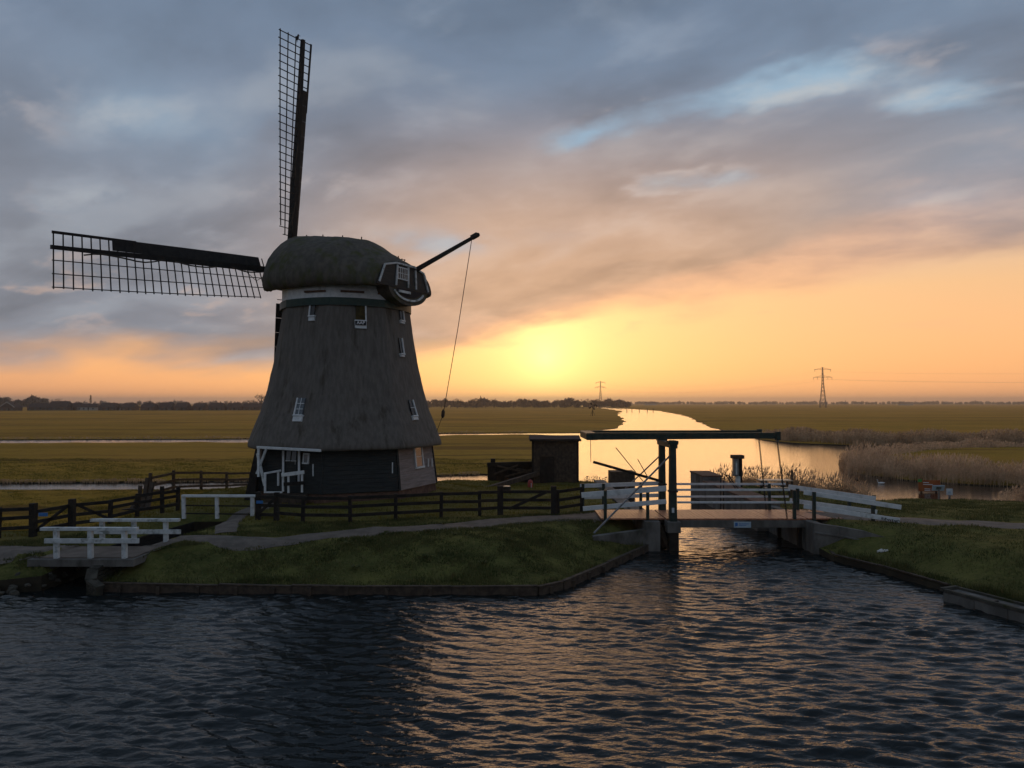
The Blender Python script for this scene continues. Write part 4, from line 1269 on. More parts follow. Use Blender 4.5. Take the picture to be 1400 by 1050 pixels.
# balance beams on the portal, joined at the tail
for y, xr_ in ((YN - 0.14, 10.02), (YF + 0.02, 10.15)):
    bm_ = MB(); bm_.beam((3.05, y, 3.25), (xr_, y, 3.28), 0.20, 0.26, w2=0.17, h2=0.22)
    bb = bm_.build('balance_beam', 'green_paint', bridge)
    bar('beam_tip', (xr_ - 0.12, y, 3.27), (xr_ + 0.03, y, 3.27), 0.22, 0.32, 'green_paint', bb)
    bar('beam_hook', (xr_ - 0.06, y, 3.06), (xr_ - 0.06, y, 3.14), 0.10, 0.10, 'steel', bb)
    hinge = bar('hinge', (6.0, y, 3.0), (6.2, y, 3.0), 0.3, 0.12, 'rust_orange', bb)
    # chain: real links
    top = Vector((xr_ - 0.06, y, 3.02)); botp = Vector((10.32, y + (0.06 if y < 28 else -0.1), DECKZ + 0.02))
    ch = MB(); nl = 46
    for i in range(nl):
        a, b = top.lerp(botp, i / nl), top.lerp(botp, (i + 1.25) / nl)
        d = (b - a).normalized(); sd = Vector((1, 0, 0)) if i % 2 else Vector((0, 1, 0)); sd = (sd - d * sd.dot(d)).normalized()
        for s in (-1, 1): ch.beam(a + sd * s * 0.022, b + sd * s * 0.022, 0.016, 0.016, up=sd)
        ch.beam(a - sd * 0.03, a + sd * 0.03, 0.014, 0.014)
        ch.beam(b - sd * 0.03, b + sd * 0.03, 0.014, 0.014)
    ch.build('chain', 'iron', bridge)
bar('ballast_box', (3.0, YN - 0.2, 3.24), (3.0, YF + 0.1, 3.24), 0.42, 0.26, 'green_paint', bridge)
tp = MB(); tp.tube([(3.08, 27.9, 3.1), (3.09, 27.9, 2.2)], 0.012, 5); tp.build('pull_cord', 'rope', bridge)
bar('locking_pole', AT(811, 631.5, 27.9), AT(906, 658.5, 27.6), 0.09, 0.10, 'black_wood', bridge)
# slanting stays to the bank
for a, b, rr in (((917, 622, YN - 0.1), (812, 729, 24.75), .035), ((905.5, 620, YF), (855, 668, 30.3), .03)):
    A_, B_ = AT(*a), AT(*b)
    t = MB(); t.tube([A_, B_], rr, 7); t.build('stay', 'steel', bridge)
for a, b in (((842, 612, 30.6), (880, 659, 30.0)), ((872, 628, 31.0), (886, 653, 30.6))):
    t = MB(); t.tube([AT(*a), AT(*b)], .018, 6); t.build('guy_rod', 'iron', bridge)


def railing(name, label, loc, rails, postsl, group=None):
    e = empty(name, loc, label, 'railing', group)
    for a, b, h in rails: bar('rail', a, b, 0.05, h, 'white_paint', e)
    for p0, p1 in postsl: bar('post', p0, p1, 0.11, 0.11, 'green_paint', e)
    return e


def RP(u, v, Y): return AT(u, v, Y)


yn, yf = YN - 0.02, YF + 0.05
# left approach, canal side and meadow side
railing('approach_railing', 'white two-board railing on green posts, left of the mast on the canal side', (4.2, yn, 0.1),
        [(RP(795, 677, yn + .1), RP(911, 667.5, yn - .12), .20), (RP(797, 695.5, yn + .1), RP(911, 685.5, yn - .12), .17)],
        [(RP(u, vb, yn + .02), RP(u, vt, yn + .02)) for u, vt, vb in ((827.5, 670, 712), (885.5, 666, 710))])
railing('approach_railing', 'white two-board railing left of the mast on the meadow side', (4.2, yf, 0.1),
        [(RP(793, 664.5, yf + .3), RP(905, 660.5, yf), .16), (RP(797, 680, yf + .3), RP(905, 677, yf), .15)],
        [(RP(u, vb, yf + .1), RP(u, vt, yf + .1)) for u, vt, vb in ((797, 661, 697), (825, 661, 697), (876, 660, 696))])
# lifting span
railing('span_railing', 'pair of thin white rails along the canal side of the lifting span', (8.4, yn, 0.1),
        [(RP(922, 669.7, yn), RP(1080, 669.7, yn), .075), (RP(926, 686.8, yn), RP(1088, 686.8, yn), .075)],
        [((10.62, yn, DECKZ - 0.02), (10.62, yn, 1.22))])
railing('span_railing', 'pair of thin white rails along the meadow side of the lifting span', (8.4, yf, 0.1),
        [(RP(920, 661.8, yf), RP(1074, 661.8, yf), .085), (RP(922, 679.0, yf), RP(1078, 679.0, yf), .075)],
        [((10.5, yf, DECKZ - 0.02), (10.5, yf, 1.2))])
# right approach
railing('approach_railing', 'white two-board railing sloping down right of the lifting span, meadow side', (12.5, yf, 0.1),
        [(RP(1078, 665.5, yf), RP(1197, 682, yf - .3), .19), (RP(1080, 684, yf), RP(1199, 700, yf - .3), .17)],
        [(RP(u, vb, yf - .1), RP(u, vt, yf - .1)) for u, vt, vb in ((1090.5, 668, 701), (1161, 680, 702), (1195, 677, 707))])
rr_ = railing('approach_railing', 'white two-board railing with dark scribbles on its lower end, right of the lifting span', (12.8, yn, 0.1),
              [(RP(1099, 673, yn), RP(1232, 693.5, yn - .4), .17), (RP(1099, 692, yn), RP(1230, 711.5, yn - .4), .17)],
              [(RP(u, vb, yn - .1), RP(u, vt, yn - .1)) for u, vt, vb in ((1113, 672.5, 715), (1193.5, 685, 722))])
# scribbled paint on the low end of the board
sc = MB(); rs2 = random.Random(4)
for i in range(16):
    u0 = 1205 + i * 1.5; vv = 709.2 + (u0 - 1205) * 0.155
    a = RP(u0, vv - 1.6 + rs2.uniform(-1.0, 1.0), yn - .42 + 0.0); b = RP(u0 + rs2.uniform(-.5, 2.4), vv + rs2.uniform(-.3, 2.4), yn - .42)
    sc.beam(a - Vector((0, .03, 0)), b - Vector((0, .03, 0)), 0.012, 0.02)
sc.build('scribble', 'ink', rr_)

# abutments: concrete faces with joints and a capping
ab = empty('right_abutment', (11.2, 27, -1), 'grey concrete abutment with wing wall under the right end of the drawbridge', 'abutment')
p0, p1 = G(1115, 752, -0.98), G(1210, 742, -0.55)
w = MB(); w.box((11.0, 26.03, -1.7), (11.32, 30.6, DECKZ - 0.06)); w.build('side_wall', 'concrete', ab)
wing = [Vector((11.0, 26.0, 0)), Vector((11.75, 25.65, 0)), Vector((12.5, 25.28, 0)), Vector((13.3, 24.88, 0))]
for i in range(3):
    a, b = wing[i], wing[i + 1]
    t0, t1 = DECKZ - (0.04, 0.10, 0.20)[i], DECKZ - (0.10, 0.20, 0.42)[i]
    w = MB(); w.add([(a.x + .006, a.y, -1.6), (b.x - .006, b.y, -1.6), (b.x - .006, b.y + .25, -1.6), (a.x + .006, a.y + .25, -1.6), (a.x + .006, a.y, t0), (b.x - .006, b.y, t1), (b.x - .006, b.y + .25, t1), (a.x + .006, a.y + .25, t0)],
                    [(0, 3, 2, 1), (4, 5, 6, 7), (0, 1, 5, 4), (1, 2, 6, 5), (2, 3, 7, 6), (3, 0, 4, 7)])
    w.build('wing_panel', 'concrete', ab)
    bar('ledge', (a.x, a.y - 0.03, t0 - 0.33), (b.x, b.y - 0.03, t1 - 0.33), 0.07, 0.05, 'concrete', ab)
bar('timber_fender', (10.93, p0.y + 0.5, -1.3), (10.93, p0.y + 0.5, DECKZ - 0.3), 0.14, 0.14, 'black_wood', ab)
bar('timber_fender', (10.93, p0.y + 2.6, -1.3), (10.93, p0.y + 2.6, DECKZ - 0.3), 0.14, 0.14, 'black_wood', ab)
al = empty('left_abutment', (5.0, 27, -1), 'concrete abutment with timber struts below the mast of the drawbridge', 'abutment')
w = MB(); w.box((4.95, 26.5, -1.7), (5.5, 30.6, DECKZ - 0.07)); w.build('side_wall', 'concrete', al)
w = MB(); a, b = Vector((2.9, 25.55, 0)), Vector((5.5, 26.75, 0))
w.add([(a.x, a.y, -1.2), (b.x, b.y, -1.2), (b.x, b.y + .3, -1.2), (a.x, a.y + .3, -1.2), (a.x, a.y, -0.28), (b.x, b.y, -0.18), (b.x, b.y + .3, -0.18), (a.x, a.y + .3, -0.28)],
      [(0, 3, 2, 1), (4, 5, 6, 7), (0, 1, 5, 4), (1, 2, 6, 5), (2, 3, 7, 6), (3, 0, 4, 7)]); w.build('wing_panel', 'concrete', al)
bar('strut', (5.52, YN + 0.1, DECKZ - 0.2), (6.0, YN + 0.0, -1.2), 0.16, 0.16, 'old_wood', al)
bar('strut', (5.52, YN + 0.5, -0.4), (6.0, YN + 0.3, -1.35), 0.16, 0.16, 'old_wood', al)

# lock walls behind the bridge
lw = empty('lock_wall', (11.0, 36, -1), 'long low concrete lock wall running back from the drawbridge beside the ladder hoops', 'wall')
for i in range(4):
    y0, y1 = 30.7 + i * 2.85, 30.7 + (i + 1) * 2.85 - 0.012
    w = MB(); w.box((10.55, y0, -1.8), (11.55, y1, 0.16 if i < 3 else 0.42)); w.build('wall_block', 'concrete', lw)
    w = MB(); w.box((10.50, y0, 0.163 if i < 3 else 0.423), (11.62, y1, 0.235 if i < 3 else 0.50)); w.build('coping', 'brick_red', lw)
lh = empty('lock_wall', (5.0, 36, -1), 'low concrete lock wall behind the mast on the mill side', 'wall')
w = MB(); w.box((4.9, 30.7, -1.8), (5.4, 42.2, -0.12)); w.build('wall_block', 'concrete', lh)
w = MB(); w.box((6.1, 44.0, -1.8), (7.6, 45.2, 0.25)); w.build('head_block', 'old_wood', lh)
w = MB(); w.box((4.85, 30.7, -0.117), (5.45, 42.2, -0.06)); w.build('coping', 'concrete', lh)
# ladder hoops over the wall edge
lad = empty('ladder', (10.6, 35.6, 0.2), 'steel ladder with two curved hoops over the lock wall edge', 'ladder')
for y in (35.2, 35.7):
    t = MB(); t.tube([(10.45, y, -1.2), (10.45, y, 0.5), (10.48, y, 0.82), (10.58, y, 0.95), (10.72, y, 0.9), (10.95, y, 0.55), (11.2, y, 0.24)], 0.026, 7); t.build('hoop', 'iron', lad, smooth=True)
for i in range(4): bar('rung', (10.45, 35.2, -0.9 + i * .3), (10.45, 35.7, -0.9 + i * .3), 0.03, 0.03, 'iron', lad)
# control post with a pale box
cp_ = empty('control_post', (11.75, 37.0, -0.3), 'dark post carrying a tall pale meter box behind the lifting span', 'post')
w = MB(); w.box((11.72, 36.95, -0.5), (11.95, 37.2, 1.74)); w.build('post', 'black_wood', cp_)
w = MB(); w.box((11.48, 36.82, 0.72), (11.73, 37.12, 1.62)); bx = w.build('box', 'steel', cp_)
w = MB(); w.box((11.42, 36.75, 1.62), (12.0, 37.25, 1.80)); w.build('hood', 'old_wood', cp_)
bar('door_seam', (11.60, 36.81, 0.8), (11.60, 36.81, 1.5), 0.08, 0.02, 'white_worn', bx)
bar('footing', (11.7, 36.9, 0.05), (11.7, 36.9, 0.70), 0.2, 0.2, 'white_worn', cp_)
# picnic table on the grass
pt_ = empty('picnic_table', (14.0, 38.2, -0.42), 'pale wooden picnic table with benches on the grass behind the bridge', 'table')
gzt = zE(14, 38)
for i in range(4): bar('tabletop_plank', (13.2, 37.85 + i * .2, gzt + .76), (14.9, 37.85 + i * .2, gzt + .76), 0.185, 0.05, 'tan_wood', pt_)
for y in (37.25, 39.05):
    for j in (0, 1): bar('bench_plank', (13.2, y + j * .15, gzt + .45), (14.9, y + j * .15, gzt + .45), 0.135, 0.045, 'tan_wood', pt_)
for x in (13.5, 14.6):
    for s in (-1, 1): bar('leg', (x, 38.15 + s * .75, gzt - .05), (x, 38.15 + s * .3, gzt + .73), 0.09, 0.09, 'old_wood', pt_)
    bar('cross_bar', (x + .07, 37.2, gzt + .40), (x + .07, 39.2, gzt + .40), 0.05, 0.09, 'old_wood', pt_)
stk = empty('stake', (14.9, 38.5, -0.4), 'thin brown stake beside the picnic table', 'stake')
w = MB(); w.beam((15.05, 38.3, -0.6), (15.05, 38.3, 0.85), 0.10, 0.10, w2=.08, h2=.08); w.build('shaft', 'old_wood', stk)
w = MB(); w.beam((15.05, 38.3, 0.85), (15.05, 38.3, 0.93), 0.08, 0.08, w2=.01, h2=.01); w.build('tip', 'old_wood', stk)

# ------------------------------------------------------------------ bank edging
def revetment(name, label, pts, zt, m='old_wood', pile=1.1, th=0.06, capm='tan_wood'):
    e = empty(name, (pts[0][0], pts[0][1], WATER), label, 'bank edging')
    for i in range(len(pts) - 1):
        a, b = Vector((*pts[i], 0)), Vector((*pts[i + 1], 0)); L = (b - a).length; k = max(1, round(L / 2.4))
        nv = Vector(((b - a).y, -(b - a).x, 0)).normalized() * 0.05
        for j in range(k):
            p, q = a.lerp(b, j / k), a.lerp(b, (j + 1) / k); d = (q - p).normalized() * 0.006
            dz = rnd.uniform(-.02, .02)
            bar('board', p + d + nv + Vector((0, 0, zt - .26 + dz)), q - d + nv + Vector((0, 0, zt - .26 - dz)), th, 0.5, m, e)
            bar('capping', p + d + nv * 0.6 + Vector((0, 0, zt + .02 + dz)), q - d + nv * 0.6 + Vector((0, 0, zt + .02 - dz)), 0.13, 0.04, m, e)
        kk = max(1, round(L / pile))
        for j in range(kk):
            p = a.lerp(b, (j + .5) / kk) + nv * 2.2
            bar('pile', p + Vector((0, 0, -1.7)), p + Vector((rnd.uniform(-.02, .02), 0, zt + rnd.uniform(-.04, .0))), 0.10, 0.10, m, e)
    return e


fa = [g4(u, v, -0.8, 0)[:2] for u, v in ((140, 799), (300, 801), (500, 803), (735, 803), (768, 797), (830, 770), (884, 746))] + [(5.30, 27.2)]
revetment('bank_edging', 'dark timber edging with piles along the grass bank below the mill', fa, -0.78)
fe = [(11.35, 25.6)] + [g4(u, v, -0.8, 0)[:2] for u, v in ((1140, 760), (1200, 774), (1298, 801))]
revetment('bank_edging', 'timber edging along the grass bank right of the drawbridge', list(reversed(fe)), -0.78)
kb = empty('quay_kerb', (13, 19.5, -1), 'broad worn concrete quay kerb at the foot of the right bank', 'kerb')
k0, k1 = Vector((*g4(1300, 806, -0.72, 0)[:2], 0)), Vector((*g4(1404, 833, -0.72, 0)[:2], 0))
dk_ = (k1 - k0); k2 = k0 + dk_ * 2.6
nk = Vector((dk_.y, -dk_.x, 0)).normalized()
for i in range(6):
    a, b = k0.lerp(k2, i / 6), k0.lerp(k2, (i + 1) / 6); d = (b - a).normalized() * 0.008
    bar('kerb_stone', a + d + Vector((0, 0, -1.06)), b - d + Vector((0, 0, -1.06)), 0.62, 0.66, 'concrete', kb)
bar('kerb_lip', k0 + nk * 0.29 + Vector((0, 0, -0.70)), k2 + nk * 0.29 + Vector((0, 0, -0.70)), 0.10, 0.08, 'stone', kb)
bar('kerb_lip', k0 - nk * 0.29 + Vector((0, 0, -0.70)), k2 - nk * 0.29 + Vector((0, 0, -0.70)), 0.08, 0.07, 'stone', kb)
bar('kerb_end', k0 + nk * 0.31 + Vector((-.05, 0, -0.69)), k0 - nk * 0.31 + Vector((-.05, 0, -0.69)), 0.10, 0.10, 'stone', kb)
bar('mooring_ring', k0.lerp(k1, .6) + nk * .1 + Vector((0, 0, -.72)), k0.lerp(k1, .66) + nk * .1 + Vector((0, 0, -.69)), .16, .04, 'iron', kb)

# ------------------------------------------------------------------ small white footbridge at the left
fb_ = empty('footbridge', (-12.7, 22.1, -0.4), 'small footbridge with worn white railings over the mill ditch', 'footbridge')
w = MB(); w.box((-14.35, 21.15, -0.34), (-11.2, 23.05, -0.13)); w.build('deck_slab', 'concrete', fb_)
w = MB(); w.box((-14.25, 21.3, -0.127), (-11.3, 22.95, -0.10)); w.build('deck_surface', 'path_gravel', fb_)


def wrail(par, us, vt, vb, mid, u0, u1, Y, m='white_worn'):
    """posts at us, from vb up to vt, a top rail and a middle board"""
    for u in us: bar('post', AT(u, vb, Y), AT(u - (0.5 if u < 300 else 0), vt, Y), 0.13, 0.12, m, par)
    bar('top_rail', AT(u0, vt - 1, Y - .02), AT(u1, vt - 1, Y - .02), 0.17, 0.09, m, par)
    if mid: bar('middle_rail', AT(u0 + 4, mid, Y - .09), AT(u1 + 2, mid, Y - .09), 0.05, 0.14, m, par)


wrail(fb_, (77.5, 124, 170.5), 724, 763, 739.5, 57, 188, 21.1)
wrail(fb_, (140, 183.5, 227), 712, 741, 727, 125, 245, 23.1)
# wing walls of the ditch: curved brick on the mill side, rough stones on the other
wb = empty('wing_wall', (-12.0, 21, -1), 'curved mossy brick wing wall at the mouth of the mill ditch', 'wall')
prev = None
cur = [(-11.75, 23.1), (-11.95, 22.3), (-12.18, 21.5), (-12.28, 20.95), (-12.15, 20.62), (-11.8, 20.5)]
tops = [-0.16, -0.20, -0.28, -0.40, -0.62, -0.80]
for i in range(5):
    a, b = cur[i], cur[i + 1]
    for r_ in range(7):
        za = -1.1 + (tops[i] + 1.1) * r_ / 7; zb = -1.1 + (tops[i + 1] + 1.1) * r_ / 7; hA = (min(tops[i], tops[i + 1]) + 1.1) / 7
        n_ = 3
        for j in range(n_):
            t0, t1 = (j + (.5 if r_ % 2 else 0)) / n_, (j + (.5 if r_ % 2 else 0) + 1) / n_
            t1 = min(t1, 1.0)
            p = Vector((a[0] + (b[0] - a[0]) * t0, a[1] + (b[1] - a[1]) * t0, za + (zb - za) * t0 + hA / 2))
            q = Vector((a[0] + (b[0] - a[0]) * t1, a[1] + (b[1] - a[1]) * t1, za + (zb - za) * t1 + hA / 2))
            d = (q - p).normalized() * 0.008
            bar('brick', p + d, q - d, 0.22 + rnd.uniform(-.012, .012), hA * 0.88, 'stone', wb)
    bar('coping', Vector((*a, tops[i] + .02)), Vector((*b, tops[i + 1] + .02)), 0.30, 0.08, 'stone', wb)


def rock_mesh(seed):
    rs = random.Random(seed); mb = MB(); n, m = 7, 5
    vs_ = [(0, 0, -.5)]
    for i in range(1, m):
        for k in range(n):
            a = 2 * math.pi * k / n + rs.uniform(-.2, .2); ph_ = math.pi * i / m; r_ = .5 * rs.uniform(.78, 1.1)
            vs_.append((math.sin(ph_) * math.cos(a) * r_, math.sin(ph_) * math.sin(a) * r_, -math.cos(ph_) * r_))
    vs_.append((0, 0, .5)); fs = [(0, 1 + (k + 1) % n, 1 + k) for k in range(n)]
    for i in range(m - 2):
        for k in range(n): fs.append((1 + i * n + k, 1 + i * n + (k + 1) % n, 1 + (i + 1) * n + (k + 1) % n, 1 + (i + 1) * n + k))
    L_ = len(vs_) - 1; fs += [(L_, 1 + (m - 2) * n + k, 1 + (m - 2) * n + (k + 1) % n) for k in range(n)]
    mb.add(vs_, fs); return mb.mesh('rock', 'stone', smooth=False)


RM = [rock_mesh(i) for i in range(4)]
rr = empty('stone_revetment', (-15, 20.7, -1), 'rough stones lining the bank left of the small footbridge', 'stone bank')
for i in range(120):
    x = rnd.uniform(-18.5, -13.55); t = rnd.random()
    y = 20.45 + t * 0.95 + (0.2 if x < -16 else 0); z = -1.0 + t * 0.62
    if x > -14.0: y += rnd.uniform(0, 2.0); x = -13.72 + rnd.uniform(-.1, .1); z = rnd.uniform(-1.0, -.4)
    sx = rnd.uniform(.14, .34)
    link(bpy.data.objects.new('stone', RM[i % 4]), Matrix.Translation((x, y, z)) @ Matrix.Rotation(rnd.uniform(0, 6.28), 4, 'Z') @ Matrix.Diagonal((sx, sx * rnd.uniform(.7, 1), sx * rnd.uniform(.5, .8), 1)), rr)
dw = empty('ditch_wall', (-11.3, 26, -1), 'dark timber walls lining the mill ditch behind the footbridge', 'wall')
for side in (NOTCH[1:4], list(reversed(NOTCH[4:7]))):
    for a, b in zip(side[:-1], side[1:]):
        for r_ in range(3):
            z = -0.42 - r_ * 0.24
            bar('plank', (a[0], a[1], z), (b[0], b[1], z), 0.07, 0.225, 'black_wood', dw)
# third white railing, over the culvert by the mill
cr = empty('culvert_railing', (-11.6, 28.6, -0.2), 'white three-post railing over the culvert in front of the mill', 'railing')
wrail(cr, (251.5, 297, 345), 679, 709, None, 249, 350, 28.5, 'white_paint')
for u0, u1, v in ((254, 344, 691), (254, 344, 702)): bar('wire_rail', AT(u0, v, 28.52), AT(u1, v + 1, 28.52), 0.04, 0.05, 'black_wood', cr)

# ------------------------------------------------------------------ fences
def fence(label, pts, hs, rails, m='black_wood', pw=0.13, extra=None, group=None, cat='fence', name='fence'):
    e = empty(name, (*pts[0], gz(*pts[0])), label, cat, group)
    P3 = [Vector((x, y, gz(x, y))) for x, y in pts]
    for p, h in zip(P3, hs):
        l = Vector((rnd.uniform(-.03, .03), rnd.uniform(-.03, .03), 0))
        bar('post', p - Vector((0, 0, .2)), p + l + Vector((0, 0, h)), pw, pw, m, e)
    for i in range(len(P3) - 1):
        a, b = P3[i], P3[i + 1]; nv = Vector((b.y - a.y, -(b.x - a.x), 0)).normalized() * (pw * .5 + .012)
        for r_ in rails:
            j1, j2 = rnd.uniform(-.02, .02), rnd.uniform(-.02, .02)
            bar('rail', a + nv + Vector((0, 0, r_ + j1)), b + nv + Vector((0, 0, r_ + j2)), 0.04, 0.12, m, e)
    return e


f1 = [G(u, v, 0).to_2d()[:] for u, v in ((378, 713), (414, 714), (479, 714), (541, 711), (603, 707.5), (656, 704.5), (684, 703))]
fence('dark three-rail timber fence between the path and the mill', f1, [1.0] * 6 + [1.08], (0.28, 0.60, 0.93))
gp0, gp1 = Vector(f1[-1]), Vector(G(757, 703, 0).to_2d())
gt = empty('field_gate', (gp0.x, gp0.y, 0), 'dark timber gate with one diagonal brace in the fence beside the path', 'gate')
za_, zb_ = gz(*gp0), gz(*gp1)
for r_ in (0.28, 0.60, 0.93): bar('rail', Vector((gp0.x + .12, gp0.y - .03, za_ + r_)), Vector((gp1.x - .12, gp1.y - .03, zb_ + r_)), 0.05, 0.12, 'black_wood', gt)
bar('brace', Vector((gp0.x + .35, gp0.y - .08, za_ + .24)), Vector((gp1.x - .3, gp1.y - .08, zb_ + .93)), 0.05, 0.12, 'black_wood', gt)
for p, z, w_ in ((gp0, za_, .24), (gp1, zb_, .22)): bar('gate_post', Vector((p.x, p.y, z - .2)), Vector((p.x, p.y, z + 1.16)), w_, w_, 'black_wood', gt)
fence('short dark fence from the gate to the white bridge railing', [tuple(gp1 + Vector((.18, 0))), G(795, 700, 0.05).to_2d()[:]], [1.0, 0.95], (0.28, 0.60, 0.93))
f2 = [G(u, v, -0.35).to_2d()[:] for u, v in ((205, 686), (237, 678), (275, 669), (310, 662), (343, 656.5))]
fence('weathered brown rail fence running back along the ditch left of the mill', f2, [1.22, 1.12, 1.1, 1.08, 1.05], (0.25, 0.62, 1.0), m='old_wood')
f3 = [G(u, v, -0.12).to_2d()[:] for u, v in ((-60, 737), (-5, 736), (45, 733))]
fence('dark rail fence ending at the stout gatepost left of the footbridge', f3, [1.0, 1.05, 1.15], (0.35, 0.68, 0.98), pw=0.2)
g3 = [G(u, v, -0.12).to_2d()[:] for u, v in ((48, 733), (98, 725), (150, 719))]
lg = empty('field_gate', (*g3[0], -.1), 'low dark gate with crossed braces and a small blue plate, behind the footbridge', 'gate')
for a, b in zip(g3[:-1], g3[1:]):
    for r_ in (0.2, 0.5, 0.85): bar('rail', (*a, gz(*a) + r_), (*b, gz(*b) + r_), .05, .12, 'black_wood', lg)
bar('brace', (*g3[0], gz(*g3[0]) + .2), (*g3[1], gz(*g3[1]) + .95), .05, .1, 'black_wood', lg)
bar('brace', (*g3[2], gz(*g3[2]) + .2), (*g3[1], gz(*g3[1]) + .95), .05, .1, 'black_wood', lg)
bar('gate_post', (*g3[1], gz(*g3[1]) - .1), (*g3[1], gz(*g3[1]) + 1.08), .2, .2, 'black_wood', lg)
bar('plate', AT(53, 703.5, g3[0][1] - .12), AT(65, 703.5, g3[0][1] - .12), .03, .12, 'blue_plate', lg)
f4 = [G(u, v, -0.15).to_2d()[:] for u, v in ((150, 719), (187, 712), (222, 706), (243, 703))]
fence('dark low fence between the braced gate and the culvert railing', f4, [.9, .95, 1.1, 1.0], (0.3, 0.62, 0.85))
# old timber stack by the weathered fence
ts_ = empty('timber_stack', (*G(198, 700, -0.3).to_2d(), -.3), 'jumble of old dark timbers leaning at the fence corner left of the mill', 'timber')
c = G(196, 701, -0.3)
for i, (dx, h, lean) in enumerate(((-.35, .7, .1), (-.15, 1.15, -.1), (.02, 1.5, .05), (.2, 1.3, .1), (-.5, .5, .1), (.36, .8, -.15))):
    bar('timber', (c.x + dx, c.y - .1 * i, c.z - .15), (c.x + dx + lean, c.y + .2, c.z + h), .16, .14, 'old_wood', ts_)
bar('timber', (c.x - .7, c.y - .4, c.z + .12), (c.x + .5, c.y - .3, c.z + .2), .2, .2, 'black_wood', ts_)
# dark wicket by the culvert railing, with a blue plate
wk = empty('wicket_gate', (*G(353, 712, 0).to_2d(), 0), 'small dark wicket gate with a blue plate beside the culvert railing', 'gate')
wa, wb2 = G(353, 712, 0), G(378, 713, 0)
for p in (wa, wb2): bar('gate_post', p - Vector((0, 0, .1)), p + Vector((0, 0, 1.1)), .18, .18, 'black_wood', wk)
for r_ in (.25, .6, .92): bar('rail', wa + Vector((0, -.03, r_)), wb2 + Vector((0, -.03, r_)), .05, .12, 'black_wood', wk)
bar('brace', wa + Vector((0, -.08, .25)), wb2 + Vector((0, -.08, .92)), .05, .1, 'black_wood', wk)
bar('plate', AT(350.5, 686.5, wa.y - .12), AT(359.5, 686.5, wa.y - .12), .03, .11, 'blue_plate', wk)

# ------------------------------------------------------------------ sluice, shed and small things behind the gate
shed = empty('shed', (2.7, 45.5, -0.8), 'dark brown boarded shed standing at the river edge behind the gate', 'shed')
sx0, sx1, sy0, sy1, szt = 1.3, 4.12, 44.6, 46.9, 2.15
w = MB(); w.box((sx0, sy0, -0.95), (sx1, sy1, szt)); w.build('wall', 'black_wood', shed)
for i in range(14):
    x = sx0 + (sx1 - sx0) * (i + .5) / 14
    bar('board', (x, sy0 - .015, -.85), (x, sy0 - .015, szt), (sx1 - sx0) / 14 - .012, .03, 'old_wood', shed, up=(0, 1, 0))
w = MB(); w.add([(sx0 - .2, sy0 - .25, szt), (sx1 + .2, sy0 - .25, szt), (sx1 + .2, sy1 + .25, szt), (sx0 - .2, sy1 + .25, szt), (sx0 - .2, (sy0 + sy1) / 2, szt + .28), (sx1 + .2, (sy0 + sy1) / 2, szt + .28)],
                [(0, 1, 5, 4), (2, 3, 4, 5), (0, 4, 3), (1, 2, 5), (3, 2, 1, 0)]); w.build('roof', 'roof_tile', shed)
bar('eaves_board', (sx0 - .2, sy0 - .27, szt + .03), (sx1 + .2, sy0 - .27, szt + .03), .03, .14, 'black_wood', shed)
bar('door', (2.2, sy0 - .045, -.75), (2.2, sy0 - .045, 1.15), .9, .03, 'black_wood', shed, up=(0, 1, 0))
for x in (sx0, sx1): bar('corner_board', (x, sy0 - .04, -.9), (x, sy0 - .04, szt - .02), .12, .05, 'black_wood', shed, up=(0, 1, 0))
sl = empty('sluice_gate', (-0.2, 46, -0.8), 'dark timber sluice with crossed beams between the ditch and the shed', 'sluice')
for i in range(9):
    u = 670 + i * 7
    bar('plank', AT(u, 674, 46.2), AT(u, 634 + (i % 3), 46.2), .33, .06, 'black_wood', sl)
for u, vt in ((674, 627), (700, 632), (733, 630)): bar('post', AT(u, 670, 45.9), AT(u, vt, 45.9), .3, .26, 'black_wood', sl)
bar('cap_beam', AT(666, 635, 45.8), AT(738, 633, 45.8), .22, .24, 'black_wood', sl)
for a, b in (((676, 648), (708, 636)), ((690, 652), (735, 640)), ((680, 637), (735, 650)), ((706, 641), (736, 646))):
    bar('brace', AT(*a, 45.6), AT(*b, 45.6), .12, .10, 'old_wood', sl)
bb = empty('balance_log', (-0.3, 41.5, -0.4), 'long squared timber lying slanting in front of the sluice, its end cut pale', 'timber')
w = MB(); w.beam(AT(664, 669, 40.5), AT(736, 647, 44.6), .24, .26); w.build('beam', 'old_wood', bb)
bar('cut_end', AT(663, 668.6, 40.45), AT(664.4, 668.5, 40.5), .25, .27, 'tan_wood', bb)
sm = empty('stump_post', (-0.35, 38.5, -0.4), 'stubby round post with a pale cut top near the sluice', 'post')
t = MB(); c = G(693, 684, -0.35); t.tube([(c.x, c.y, -.6), (c.x, c.y, .34)], .2, 12, .19); t.build('trunk', 'black_wood', sm, smooth=False)
t = MB(); t.tube([(c.x, c.y, .342), (c.x, c.y, .365)], .19, 12, .17); t.build('cut_top', 'tan_wood', sm)
rp_ = empty('red_post', (1.0, 38.8, -0.4), 'short round-topped red post with a painted-on white stripe near the sluice', 'post')
c = G(725, 673, -0.42); t = MB(); t.tube([(c.x, c.y, -.6), (c.x, c.y, .12), (c.x, c.y, .22), (c.x, c.y, .27)], [.14, .14, .11, .04], 12); t.build('body', 'red_paint', rp_, smooth=True)
bar('highlight', (c.x + .05, c.y - .14, -.25), (c.x + .05, c.y - .14, .10), .035, .02, 'white_paint', rp_)  # gleam on the round red post, put in as a thin white bar
